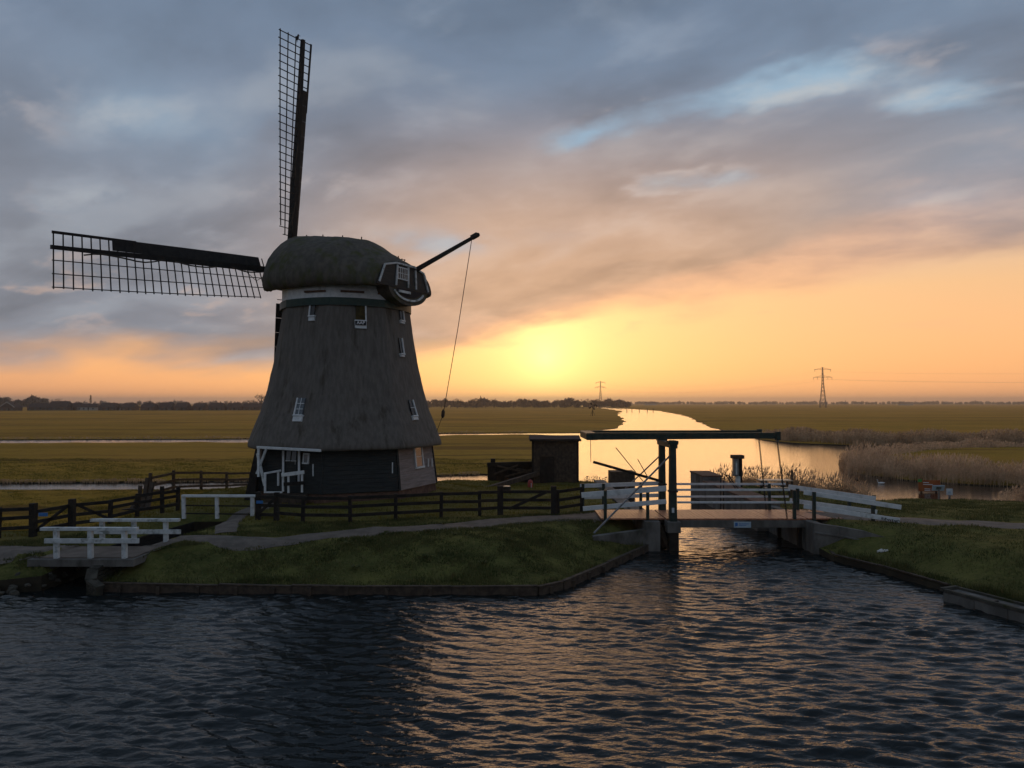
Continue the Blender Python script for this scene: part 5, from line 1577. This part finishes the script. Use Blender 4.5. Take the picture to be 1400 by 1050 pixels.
# ------------------------------------------------------------------ boards and plates by the inlet on the right
ob = empty('notice_board', (26, 43.8, -1), 'rust orange board with pale lines and a green corner badge standing in the inlet', 'sign')
y = 43.8
a, b = AT(1256, 671.5, y), AT(1285, 656.5, y)
w = MB(); w.box((a.x, y - .03, a.z), (b.x, y + .03, b.z)); w.build('panel', 'rust_orange', ob)
for x in (a.x + .2, b.x - .2): bar('leg', (x, y + .06, -1.6), (x, y + .06, a.z + .5), .09, .09, 'old_wood', ob)
bar('badge', AT(1255, 657.2, y - .05), AT(1260.5, 657.2, y - .05), .02, .17, 'sign_green', ob)
for v, u0, u1 in ((659.5, 1262, 1270), (662.2, 1262, 1275), (668.2, 1264, 1272), (670.3, 1264, 1272)): bar('print_line', AT(u0, v, y - .05), AT(u1, v + .4, y - .05), .012, .045, 'letter_white', ob)
gs = empty('info_panel', (23.3, 38.9, -0.9), 'small grey slanted panel on one post at the grass edge before the orange board', 'sign')
y = 38.9
bar('leg', AT(1283.5, 687, y), AT(1283.5, 670, y), .07, .07, 'steel', gs)
pn = bar('panel', AT(1274.5, 667.2, y), AT(1291, 667.2, y), .04, .32, 'sign_pale', gs, up=(0, -.35, 1))
bar('picture', AT(1280, 667.4, y - .04), AT(1287, 667.4, y - .04), .01, .16, 'steel', pn, up=(0, -.35, 1))
ws = empty('water_sign', (25.6, 41.5, -1), 'small square white sign on a post in the inlet', 'sign')
y = 41.6
bar('leg', AT(1298, 690, y) , AT(1298, 676, y), .09, .09, 'steel', ws)
pn = bar('panel', AT(1294, 672.5, y - .06), AT(1302.3, 672.5, y - .06), .03, .38, 'white_paint', ws)
bar('symbol', AT(1296.3, 673.3, y - .09), AT(1300.2, 673.3, y - .09), .012, .11, 'sign_pale', pn)

# ------------------------------------------------------------------ reeds
def reeds(name, label, poly, n, hmin, hmax, m, seed, z0=-1.02, lean=0.35, wmul=1.0, dens=None):
    rg = np.random.default_rng(seed)
    x0, x1 = min(p[0] for p in poly), max(p[0] for p in poly); y0, y1 = min(p[1] for p in poly), max(p[1] for p in poly)
    P = np.stack([rg.uniform(x0, x1, n * 6), rg.uniform(y0, y1, n * 6)], 1)
    P = P[inside(P, poly)]
    cl = np.sin(P[:, 0] * 1.7 + 2 * np.sin(P[:, 1] * .9)) * np.sin(P[:, 1] * 1.9 + seed) + .7 * np.sin(P[:, 0] * 4.1 + P[:, 1] * 3.1)
    P = P[rg.random(len(P)) < 0.6 + 0.35 * cl][:n]
    k = len(P)
    d, _, _ = edge_info(P, [(p[0], p[1], 0, 1) for p in poly])
    h = rg.uniform(hmin, hmax, k) * np.clip(0.55 + d * 0.5, 0.55, 1.0) * (0.85 + 0.25 * np.sin(P[:, 0] * .6 + seed) * np.sin(P[:, 1] * .5))
    a = rg.uniform(0, 6.28, k); w = rg.uniform(0.006, 0.014, k) * wmul
    la = rg.normal(0.3, 0.9, k); ln = h * rg.uniform(0.02, lean, k)
    b = np.stack([P[:, 0], P[:, 1], np.full(k, z0)], 1)
    side = np.stack([np.cos(a) * w, np.sin(a) * w, np.zeros(k)], 1)
    bend = np.stack([np.cos(la) * ln, np.sin(la) * ln, np.zeros(k)], 1)
    up = np.stack([np.zeros(k), np.zeros(k), h], 1)
    mid = b + up * .55 + bend * .3; top = b + up + bend
    pl1 = b + up * .88 + bend * .8; plw = side * rg.uniform(2.0, 4.5, k)[:, None]
    # stalk, plume and one leaf
    lf0 = b + up * .45 + bend * .2; lf1 = lf0 + np.stack([np.cos(a) * h * .22, np.sin(a) * h * .22, h * rg.uniform(-.02, .2, k)], 1)
    V = np.stack([b - side, b + side, mid - side * .8, mid + side * .8, top, pl1 - plw, pl1 + plw, top + bend * .12 + up * .04, lf0 - up * .015, lf0 + up * .015, lf1], 1)
    nv = V.shape[1]
    T = np.array([(0, 1, 3), (0, 3, 2), (2, 3, 4), (5, 6, 7), (8, 9, 10)])
    F = (np.arange(k)[:, None, None] * nv + T[None]).reshape(-1, 3)
    o = np_mesh(name, V.reshape(-1, 3), F, m)
    return tag(o, label, 'reeds', kind='stuff')


reeds('reed_bed', 'sparse tall reeds in front of the river behind the lifting span', [(12.2, 43.2), (14.4, 43.7), (15.9, 42.9), (17.1, 40.7), (17.6, 38.6), (18.9, 37.6), (19.3, 38.9), (18.4, 41), (17.2, 43.6), (15, 45.4), (12.1, 45)], 2600, 0.9, 2.4, 'reed_dark', 5, wmul=.8)
reeds('reed_bed', 'tall brown reeds on the tip of the point across the inlet', [(25.6, 54.5), (27.4, 50.2), (30, 48), (33.5, 46.3), (34, 50), (32.5, 56), (30.5, 61), (28.4, 62)], 5000, 0.9, 2.2, 'reed', 6, wmul=1.2)
reeds('reed_bed', 'broad lower reed bed between the point and the far right bank', [(33, 46.6), (36, 45.0), (45, 42.8), (60, 40.8), (64, 44), (50, 46.5), (42, 50), (34, 56), (33, 52)], 7000, 0.6, 1.5, 'reed', 16, wmul=1.3)
reeds('reed_bed', 'pale reeds at the grass edge on the far right', [(25.6, 37.6), (29, 36.6), (40, 36.2), (60, 36), (60, 40), (44, 41.5), (33, 40.5), (27, 39.2)], 12000, 1.0, 2.0, 'reed', 7, wmul=1.2)
reeds('reed_bed', 'long reed fringe on the far bank of the river bend', [(38, 100), (44, 90.8), (56, 92), (75, 93), (150, 94), (150, 100), (75, 101), (54, 101), (46, 107), (39, 115)], 22000, 0.9, 2.0, 'reed_dark', 8, wmul=3.0)
reeds('reed_bed', 'low reeds along the narrow channel before the far fringe', [(36, 74), (40, 77.5), (47, 83.4), (56, 86.8), (75, 87.5), (75, 84.5), (55, 83), (46, 78), (38, 71)], 5000, 0.6, 1.4, 'reed', 9, wmul=2.2)
reeds('reed_bed', 'thin reeds by the low lock wall behind the mast', [(4.6, 47.2), (7.4, 46.2), (7.9, 46.9), (5, 48.2)], 260, 0.6, 1.4, 'reed_dark', 10)
reeds('reed_bed', 'a few tall reeds beside the lock wall coping', [(11.8, 44.2), (12.6, 44.6), (12.4, 45.2), (11.6, 44.8)], 90, 1.0, 1.8, 'reed_dark', 12)
# rough sedge along the ditches
reeds('sedge', 'dark rough sedge along the far ditch beyond the second meadow', [(-80, 105.2), (-37, 108.2), (-12, 126.8), (3, 130), (3, 132), (-12, 129), (-37, 110.5), (-80, 107.5)], 9000, 0.2, 0.5, 'reed_dark', 13, z0=-0.98, wmul=3.0)
reeds('sedge', 'dark sedge on the far bank of the ditch behind the mill', [(-45, 47.9), (-32, 48.5), (-16.5, 49.5), (-8, 52.3), (-2.5, 54.2), (-2.5, 55.4), (-8, 53.4), (-16.5, 50.6), (-32, 49.5), (-45, 48.9)], 9000, 0.12, 0.42, 'reed_dark', 14, z0=-0.98, wmul=1.6)

# ------------------------------------------------------------------ far trees
def tree_meshes(seed, H, spread, lean=0.0, dense=1.0):
    rs = random.Random(seed); tr = MB(); tw = []
    def grow(p, d, L, r, lev):
        q = p + d * L
        tr.tube([p, p.lerp(q, .5) + Vector((rs.uniform(-.04, .04), rs.uniform(-.04, .04), 0)) * L, q], r, 5, r * .62, caps=False)
        if lev >= 3:
            for _ in range(int(10 * dense)):
                e = (d + Vector((rs.gauss(0, .6), rs.gauss(0, .6), rs.gauss(.15, .4)))).normalized()
                s = p.lerp(q, rs.uniform(.2, 1)); tw.append((s, s + e * rs.uniform(.6, 1.5) * H / 10))
            return
        for _ in range(3 if lev else 5):
            e = (d * (.7 if lev else .95) + Vector((rs.gauss(0, spread), rs.gauss(0, spread), rs.uniform(-.05, .35)))).normalized()
            s = p.lerp(q, rs.uniform(.62, 1.0))
            grow(s, e, L * rs.uniform(.55, .78), r * .55, lev + 1)
    grow(Vector((0, 0, 0)), Vector((lean, 0, 1)).normalized(), H * .38, H * .022, 0)
    c = MB()
    for a, b in tw:
        s = Vector((rs.uniform(-1, 1), rs.uniform(-1, 1), rs.uniform(-1, 1))).normalized() * 0.030 * H / 8
        c.add([a - s, a + s, b], [(0, 1, 2)])
    return tr.mesh('trunk', 'bark'), c.mesh('crown', 'twig')


KINDS = [tree_meshes(1, 10, .55), tree_meshes(2, 10, .7, .05), tree_meshes(3, 11, .42), tree_meshes(5, 9, .8, dense=1.3)]


def tree(name, label, x, y, kind, s, group, sx=1.0):
    e = empty(name, (x, y, MEAD - .05), label, 'tree', group)
    for nm, me in zip(('trunk', 'crown'), KINDS[kind]):
        link(bpy.data.objects.new(nm, me), Matrix.Translation((x, y, MEAD - .05)) @ Matrix.Rotation(rnd.uniform(0, 6.28), 4, 'Z') @ Matrix.Diagonal((s * sx, s * sx, s, 1)), e)
    return e


def ux(u, Y): return (u - 700) / FPX * Y


def vh(v, Y): return (551 - v) / FPX * Y + CAMZ - MEAD


tree('bare_tree', 'tall bare tree rising above the houses beside the mill', ux(357, 560), 560, 2, vh(533, 560) / 11, None)
tree('bare_tree', 'broad bare tree standing high above the dark-roofed houses at left', ux(79, 640), 640, 1, vh(540.5, 640) / 10, None, 1.3)
for u, v, Y in ((6, 541, 620), (20, 543, 640), (40, 545, 700), (136, 547, 620), (178, 546, 590), (191, 545, 600), (204, 542.5, 610), (216, 547, 640), (255, 548, 640), (312, 546.5, 600), (336, 545, 590), (346, 543, 580), (366, 544, 590)):
    Y += 160
    tree('bare_tree', 'bare tree among the row of far houses', ux(u, Y), Y, rnd.randrange(4), vh(v, Y) / 10, 'bare trees among the far houses', rnd.uniform(.9, 1.3))
for u, v, Y in ((604, 545, 720), (616, 543.5, 700), (625, 541, 690), (635, 544, 720), (647, 541.5, 700), (652, 542, 710), (664, 545, 740), (676, 544, 720), (688, 545, 730), (702, 544, 700), (716, 544, 720), (731, 545, 720), (744, 545, 740), (758, 544, 730), (772, 545, 740),
                (786, 543.5, 720), (797, 542.5, 700), (805, 541, 700), (813, 543, 720), (826, 546, 760), (840, 547, 800), (856, 547, 820)):
    tree('bare_tree', 'bare tree in the hazy line of trees below the sunset', ux(u, Y), Y, rnd.randrange(4), vh(v, Y) / 10, 'bare trees below the sunset', rnd.uniform(.9, 1.4))
# one narrow evergreen
pp = empty('conifer_tree', (ux(124, 600), 600, MEAD), 'narrow pointed evergreen standing above the far roofs', 'tree')
rs = random.Random(9); c = MB(); H = vh(540.5, 600)
for i in range(420):
    t = rs.random(); r = (1 - t) ** .7 * 1.5 * min(1, t * 6 + .3); a = rs.uniform(0, 6.28); rr2 = r * rs.uniform(.5, 1)
    q = Vector((ux(124, 600) + math.cos(a) * rr2, 600 + math.sin(a) * rr2, MEAD + .6 + t * (H - .6)))
    s1 = Vector((rs.uniform(-1, 1), rs.uniform(-1, 1), rs.uniform(-.3, .6))) * .5; s2 = Vector((rs.uniform(-1, 1), rs.uniform(-1, 1), rs.uniform(.2, 1))) * .6
    c.add([q, q + s1, q + s2], [(0, 1, 2)])
c.build('crown', 'conifer', pp)
t = MB(); t.tube([(ux(124, 600), 600, MEAD), (ux(124, 600), 600, MEAD + H * .9)], .2, 6, .04); t.build('trunk', 'bark', pp)


def wood(name, label, u0, u1, Y0, Y1, vtop, n, seed, tri=1.0, per=150):
    """a far wood that reads as one mass of bare crowns"""
    rg = np.random.default_rng(seed); V = []
    Y = rg.uniform(Y0, Y1, n); U = rg.uniform(u0, u1, n); X = (U - 700) / FPX * Y
    wave = 0.72 + 0.2 * np.sin(U * .11 + seed) + .12 * np.sin(U * .37 + 2 * seed)
    Ht = ((551 - vtop) / FPX * Y + CAMZ - MEAD) * wave * rg.uniform(.75, 1.05, n)
    t = np.cbrt(rg.random((n, per))); th = rg.uniform(0, 6.28, (n, per)); ph = np.arccos(rg.uniform(-1, 1, (n, per)))
    rx = Ht[:, None] * .42; rz = Ht[:, None] * .44
    cx = X[:, None] + t * np.sin(ph) * np.cos(th) * rx; cy = Y[:, None] + t * np.sin(ph) * np.sin(th) * rx; cz = MEAD + Ht[:, None] * .54 + t * np.cos(ph) * rz
    C = np.stack([cx, cy, cz], -1).reshape(-1, 1, 3)
    D = rg.normal(0, 1, (C.shape[0], 3, 3)) * tri
    D[:, 2, 2] = np.abs(D[:, 2, 2]) * 1.6
    V = (C + D).reshape(-1, 3); V[:, 2] = np.maximum(V[:, 2], MEAD)
    o = np_mesh(name, V, np.arange(len(V)).reshape(-1, 3), 'twig')
    return tag(o, label, 'wood', kind='stuff')


wood('far_wood', 'hazy bare wood behind the houses at the far left', -30, 62, 820, 900, 541, 60, 21, .9)
wood('far_wood', 'low scrub and hedges behind the row of houses', 60, 420, 900, 980, 549.5, 60, 22, .7, 70)
wood('far_wood', 'hazy line of woodland under the sunset', 580, 860, 800, 1000, 545.5, 170, 23, 1.1)
wood('far_wood', 'thin pale woodland along the right horizon', 850, 1460, 2300, 3200, 549.0, 460, 24, 1.9, 60)
wood('far_wood', 'thin pale woodland along the left horizon', -60, 620, 1500, 1900, 548.5, 160, 25, 1.6, 90)

# ------------------------------------------------------------------ houses at the far left
def house(u, w, wall_h, roof_h, Y, label, wallm='house_wall', gable_front=False, chim=True, group=None):
    x = ux(u, Y); d = 8.0; z = MEAD
    e = empty('house', (x, Y, z), label, 'house', group)
    b = MB(); b.box((x - w / 2, Y, z - .2), (x + w / 2, Y + d, z + wall_h)); wl = b.build('wall', wallm, e)
    r = MB(); o = .35; zt = z + wall_h
    if gable_front:
        r.add([(x - w / 2 - o, Y - o, zt - .2), (x + w / 2 + o, Y - o, zt - .2), (x + w / 2 + o, Y + d + o, zt - .2), (x - w / 2 - o, Y + d + o, zt - .2), (x, Y - o, zt + roof_h), (x, Y + d + o, zt + roof_h)],
              [(0, 4, 5, 3), (1, 2, 5, 4), (0, 1, 4), (2, 3, 5), (3, 2, 1, 0)])
    else:
        r.add([(x - w / 2 - o, Y - o, zt - .2), (x + w / 2 + o, Y - o, zt - .2), (x + w / 2 + o, Y + d + o, zt - .2), (x - w / 2 - o, Y + d + o, zt - .2), (x - w / 2 + .4, Y + d / 2, zt + roof_h), (x + w / 2 - .4, Y + d / 2, zt + roof_h)],
              [(0, 1, 5, 4), (2, 3, 4, 5), (0, 4, 3), (1, 2, 5), (3, 2, 1, 0)])
    rf = r.build('roof', 'roof_tile', e)
    if chim: bar('chimney', (x + w * .25, Y + d / 2, zt + roof_h * .6), (x + w * .25, Y + d / 2, zt + roof_h + .5), .6, .6, 'house_wall', rf)
    if gable_front:
        for s in (-1, 1): bar('barge_board', (x + s * (w / 2 + o), Y - o - .08, zt - .2), (x, Y - o - .08, zt + roof_h + .05), .15, .45, 'house_pale', rf)
    n = max(2, int(w / 3.2))
    for i in range(n):
        cx = x - w / 2 + w * (i + .5) / n
        f = bar('window', (cx - .55, Y - .03, z + wall_h * .5), (cx + .55, Y - .03, z + wall_h * .5), .08, 1.1, 'glass_lit', e)
        bar('frame', (cx - .65, Y - .05, z + wall_h * .5 - .66), (cx + .65, Y - .05, z + wall_h * .5 - .66), .1, .12, 'house_pale', f)
    bar('door', (x + w * .12, Y - .04, z), (x + w * .12, Y - .04, z + 2.0), .95, .06, 'black_wood', e)
    return e


house(10, 10, 2.4, 3.4, 480, 'grey house with white trimmed gable at the left end of the row', gable_front=True)
house(52, 15, 2.2, 2.9, 500, 'long low dark-roofed house beside the white trimmed gable', chim=False)
house(78, 14, 2.6, 3.9, 500, 'largest dark-roofed house of the row, below the broad tree')
house(99, 10, 2.4, 2.8, 505, 'dark house between the largest roof and the evergreen')
house(118, 13, 2.3, 2.3, 505, 'low house with a pale wall below the narrow evergreen', 'house_pale')
house(146, 12, 2.3, 3.0, 500, 'dark hipped house just beyond the evergreen')
house(160, 6, 2.2, 1.8, 505, 'small pale outbuilding beside the dark hipped house', 'house_pale', chim=False)
for i, u in enumerate((174, 201, 225, 247, 271, 294, 318)):
    house(u, rnd.uniform(8.5, 10.5), 2.2, 3.0 + rnd.uniform(-.3, .3), 500 + rnd.uniform(-6, 6), 'brown brick house with dark pitched roof in the evenly spaced row', group='evenly spaced houses')
house(345, 15, 2.4, 2.6, 510, 'low dark barn at the end of the row beside the mill', chim=False)
# low farm sheds on the right horizon
for u, w in ((1240, 30), (890, 26)):
    x = ux(u, 1700); e = empty('farm_shed', (x, 1700, MEAD), 'long low farm shed on the hazy right horizon' if u > 1000 else 'long low farm shed at the far end of the river', 'shed')
    b = MB(); b.box((x - w / 2, 1700, MEAD), (x + w / 2, 1712, MEAD + 4)); b.build('wall', 'house_pale', e)
    r = MB(); r.add([(x - w / 2 - .5, 1699, MEAD + 4), (x + w / 2 + .5, 1699, MEAD + 4), (x + w / 2 + .5, 1713, MEAD + 4), (x - w / 2 - .5, 1713, MEAD + 4), (x - w / 2, 1706, MEAD + 7), (x + w / 2, 1706, MEAD + 7)], [(0, 1, 5, 4), (2, 3, 4, 5), (0, 4, 3), (1, 2, 5), (3, 2, 1, 0)]); r.build('roof', 'roof_tile', e)

# ------------------------------------------------------------------ pylons and lines
def pylon(u, Y, H, label, yaw):
    x = ux(u, Y); z = MEAD; e = empty('pylon', (x, Y, z), label, 'pylon')
    ca, sa = math.cos(yaw), math.sin(yaw)
    def W(a, b, c): return Vector((x + a * ca - b * sa, Y + a * sa + b * ca, z + c))
    def hw(t): return (3.3 * (1 - t / .55) + 1.05 * (t / .55)) if t < .55 else (1.05 + (.35 - 1.05) * (t - .55) / .45)
    k = H / 45.; th = .16 * k * (Y / 780) ** .6 * 1.5
    m = MB(); lv = [0, .13, .25, .36, .46, .55, .63, .71, .79, .87, .94, 1.0]
    for t0, t1 in zip(lv[:-1], lv[1:]):
        for i, (sx, sy) in enumerate(((-1, -1), (1, -1), (1, 1), (-1, 1))):
            nx_, ny_ = ((1, -1), (1, 1), (-1, 1), (-1, -1))[i]
            a, b = hw(t0) * k, hw(t1) * k
            m.beam(W(sx * a, sy * a, t0 * H), W(sx * b, sy * b, t1 * H), th * 1.3, th * 1.3)
            m.beam(W(sx * a, sy * a, t0 * H), W(nx_ * b, ny_ * b, t1 * H), th * .8, th * .8)
            m.beam(W(nx_ * a, ny_ * a, t0 * H), W(sx * b, sy * b, t1 * H), th * .8, th * .8)
    m.build('lattice_mast', 'pylon_steel', e)
    tips = []
    for t, L in ((.94, 9.0), (.75, 9.6)):
        a = MB(); zc = t * H
        for s in (-1, 1):
            a.beam(W(0, -.5, zc), W(s * L * k, 0, zc), th, th); a.beam(W(0, .5, zc), W(s * L * k, 0, zc), th, th)
            a.beam(W(0, 0, zc + 2.2 * k), W(s * L * k, 0, zc), th, th)
            for q in range(1, 5):
                xx = s * L * k * q / 5; a.beam(W(xx, 0, zc), W(xx, 0, zc + 2.2 * k * (1 - q / 5)), th * .7, th * .7)
        arm = a.build('cross_arm', 'pylon_steel', e)
        for s in (-1, 1):
            for f_ in ((.55, 1.0) if t < .8 else (.9,)):
                i_ = MB(); p = W(s * L * k * f_, 0, zc); i_.tube([p, p - Vector((0, 0, 2.2 * k))], th * .9, 5); i_.build('insulator', 'pylon_steel', arm)
                tips.append(p - Vector((0, 0, 2.2 * k)))
    return tips


t1 = pylon(1125, 780, vh(502, 780), 'tall lattice pylon with two arms standing in the right meadow', R(-12))
t2 = pylon(821, 1450, vh(521, 1450), 'distant hazy lattice pylon beside the glow of the sun', R(-12))
off = Vector((520, -270, 6))
for i, p in enumerate(t1):
    pts = []
    for j in range(25):
        q = j / 24; s = p.lerp(p + off, q); s.z -= 4 * 9.0 * q * (1 - q); pts.append(s)
    w = MB(); w.tube(pts, .016, 4); o = w.build('power_line', 'pylon_steel')
    tag(o, 'thin power line sagging away to the right from the tall pylon', 'power line', 'power lines of the tall pylon')
for i, (p, q_) in enumerate(zip(t1, t2)):
    pts = []
    for j in range(25):
        q = j / 24; s = p.lerp(q_, q); s.z -= 4 * 12.0 * q * (1 - q); pts.append(s)
    w = MB(); w.tube(pts, .016, 4); o = w.build('power_line', 'pylon_steel')
    tag(o, 'thin power line hanging between the two pylons', 'power line', 'power lines between the pylons')

# ------------------------------------------------------------------ little wind pump in the meadow
Yw = 297; xw = ux(810, Yw); wp = empty('wind_pump', (xw, Yw, MEAD), 'tiny four-bladed wind pump standing in the meadow left of the river', 'wind pump')
zt = vh(555.5, Yw) + MEAD
t = MB(); t.tube([(xw, Yw, MEAD - .2), (xw, Yw, zt)], .14, 6, .1); t.build('mast', 'black_wood', wp)
for sx, sy in ((-1, -1), (1, -1), (0, 1)): bar('leg', (xw + sx * .9, Yw + sy * .8, MEAD - .1), (xw, Yw, MEAD + (zt - MEAD) * .62), .10, .10, 'black_wood', wp)
for i in range(4):
    a = R(25 + 90 * i); d = Vector((math.cos(a), 0, math.sin(a))); n_ = Vector((-math.sin(a), 0, math.cos(a)))
    c0 = Vector((xw, Yw - .4, zt)); b = MB(); b.add([c0 + d * .2 - n_ * .05, c0 + d * .2 + n_ * .05, c0 + d * 1.6 + n_ * .45 + Vector((0, .15, 0)), c0 + d * 1.6 - n_ * .30 - Vector((0, .15, 0)), c0 + d * .2 - n_ * .05 + Vector((0, .05, 0)), c0 + d * .2 + n_ * .05 + Vector((0, .05, 0)), c0 + d * 1.6 + n_ * .45 + Vector((0, .2, 0)), c0 + d * 1.6 - n_ * .30 - Vector((0, .1, 0))],
                                                  [(0, 3, 2, 1), (4, 5, 6, 7), (0, 1, 5, 4), (1, 2, 6, 5), (2, 3, 7, 6), (3, 0, 4, 7)]); b.build('blade', 'black_wood', wp)
bar('tail_boom', (xw, Yw - .4, zt), (xw + 1.6, Yw + 1.6, zt + .1), .08, .08, 'black_wood', wp)
bar('tail_vane', (xw + 1.4, Yw + 1.4, zt + .1), (xw + 2.2, Yw + 2.2, zt + .1), .05, 1.0, 'black_wood', wp)

# mooring stakes far up the river
for i, u in enumerate((857, 864, 874, 885, 893)):
    p = G(u, 563.5, -1.0); e = empty('river_stake', (p.x, p.y, -1), 'thin dark stake in the water far up the river', 'stake', 'stakes far up the river')
    t = MB(); t.tube([(p.x, p.y, -2), (p.x, p.y, 1.1)], .22, 6, .18); t.build('shaft', 'black_wood', e)
    t = MB(); t.tube([(p.x, p.y, 1.1), (p.x, p.y, 1.35)], .18, 6, .04); t.build('tip', 'black_wood', e)

# ------------------------------------------------------------------ birds on the water
def water_bird(name, label, x, y, L, m, neck, yaw):
    e = empty(name, (x, y, WATER), label, 'bird'); c, s = math.cos(yaw), math.sin(yaw)
    def W(a, z): return (x + a * L * c, y + a * L * s, WATER + z * L)
    lathe_body([(W(-.55, .24), .02 * L, .02 * L), (W(-.38, .16), .14 * L, .10 * L), (W(-.1, .12), .22 * L, .17 * L), (W(.2, .10), .20 * L, .15 * L), (W(.4, .12), .08 * L, .08 * L)], 12).build('body', m, e, smooth=True)
    t = MB(); t.tube([W(.32, .12), W(.46, .20 + neck * .3), W(.44, .20 + neck * .75), W(.50, .22 + neck), W(.60, .22 + neck)], [.07 * L, .05 * L, .045 * L, .06 * L, .03 * L], 8); t.build('neck', m, e, smooth=True)
    t = MB(); t.tube([W(.60, .22 + neck), W(.70, .19 + neck)], .025 * L, 6, .01 * L); t.build('beak', 'rust_orange', e)


pS = G(1204.5, 661.5, WATER); water_bird('swan', 'white swan floating at the edge of the reed point', pS.x, pS.y, 0.45, 'bird_white', .35, 2.4)
pD = G(1170, 656.5, WATER); water_bird('duck', 'small dark duck on the bright water by the reed point', pD.x, pD.y, 0.5, 'bird_brown', .18, 0.2)
# bits of litter-like white feathers on the bank
ft = empty('feather_tuft', (12.9, 23.4, -.2), 'small tuft of white feathers lying on the right grass bank', 'feathers')
c = G(1203, 745.5, -0.33)
for i in range(5): bar('feather', (c.x + i * .05 - .1, c.y + rnd.uniform(-.05, .05), zE(c.x, c.y) + .05), (c.x + i * .05 + .06, c.y + rnd.uniform(-.1, .1), zE(c.x, c.y) + .11), .03, .05, 'bird_white', ft)
# broad-leaved weeds on the bank
for i, (u, v) in enumerate(((475, 760), (525, 750), (488, 773), (585, 767), (607, 734), (622, 750), (695, 757), (585, 745), (660, 770))):
    p = G(u, v, -0.45); z = zA(p.x, p.y); e = empty('weed', (p.x, p.y, z), 'broad-leaved weed tuft in the grass of the bank below the mill', 'plant', 'weed tufts on the bank')
    for j in range(9):
        a = rnd.uniform(0, 6.28); L = rnd.uniform(.12, .26); d = Vector((math.cos(a), math.sin(a), 0)); s = Vector((-d.y, d.x, 0)) * .045
        b = Vector((p.x, p.y, z)); m = MB(); m.add([b, b + d * L * .55 - s + Vector((0, 0, L * .55)), b + d * L * .55 + s + Vector((0, 0, L * .55)), b + d * L + Vector((0, 0, L * .45)), b + d * L * .5 + Vector((0, 0, L * .47))], [(0, 1, 4), (0, 4, 2), (1, 3, 4), (4, 3, 2)]); m.build('leaf', 'grass_blade', e)

# ------------------------------------------------------------------ haze: one box of even thin air round everything
hz_m = bpy.data.materials.new('haze'); hz_m.use_nodes = True
nt = hz_m.node_tree
nt.nodes.remove(nt.nodes['Principled BSDF'])
pv = nt.nodes.new('ShaderNodeVolumePrincipled')
pv.inputs['Color'].default_value = (1.0, 0.93, 0.83, 1)
pv.inputs['Density'].default_value = HAZE
pv.inputs['Anisotropy'].default_value = 0.65
nt.links.new(pv.outputs[0], nt.nodes['Material Output'].inputs['Volume'])
MATS['haze'] = hz_m
hb_ = MB(); hb_.box((-6100, -150, -2.9), (6100, 9100, 62)); ho = hb_.build('haze', 'haze'); tag(ho, 'thin pale haze over the polder', 'haze', kind='stuff')
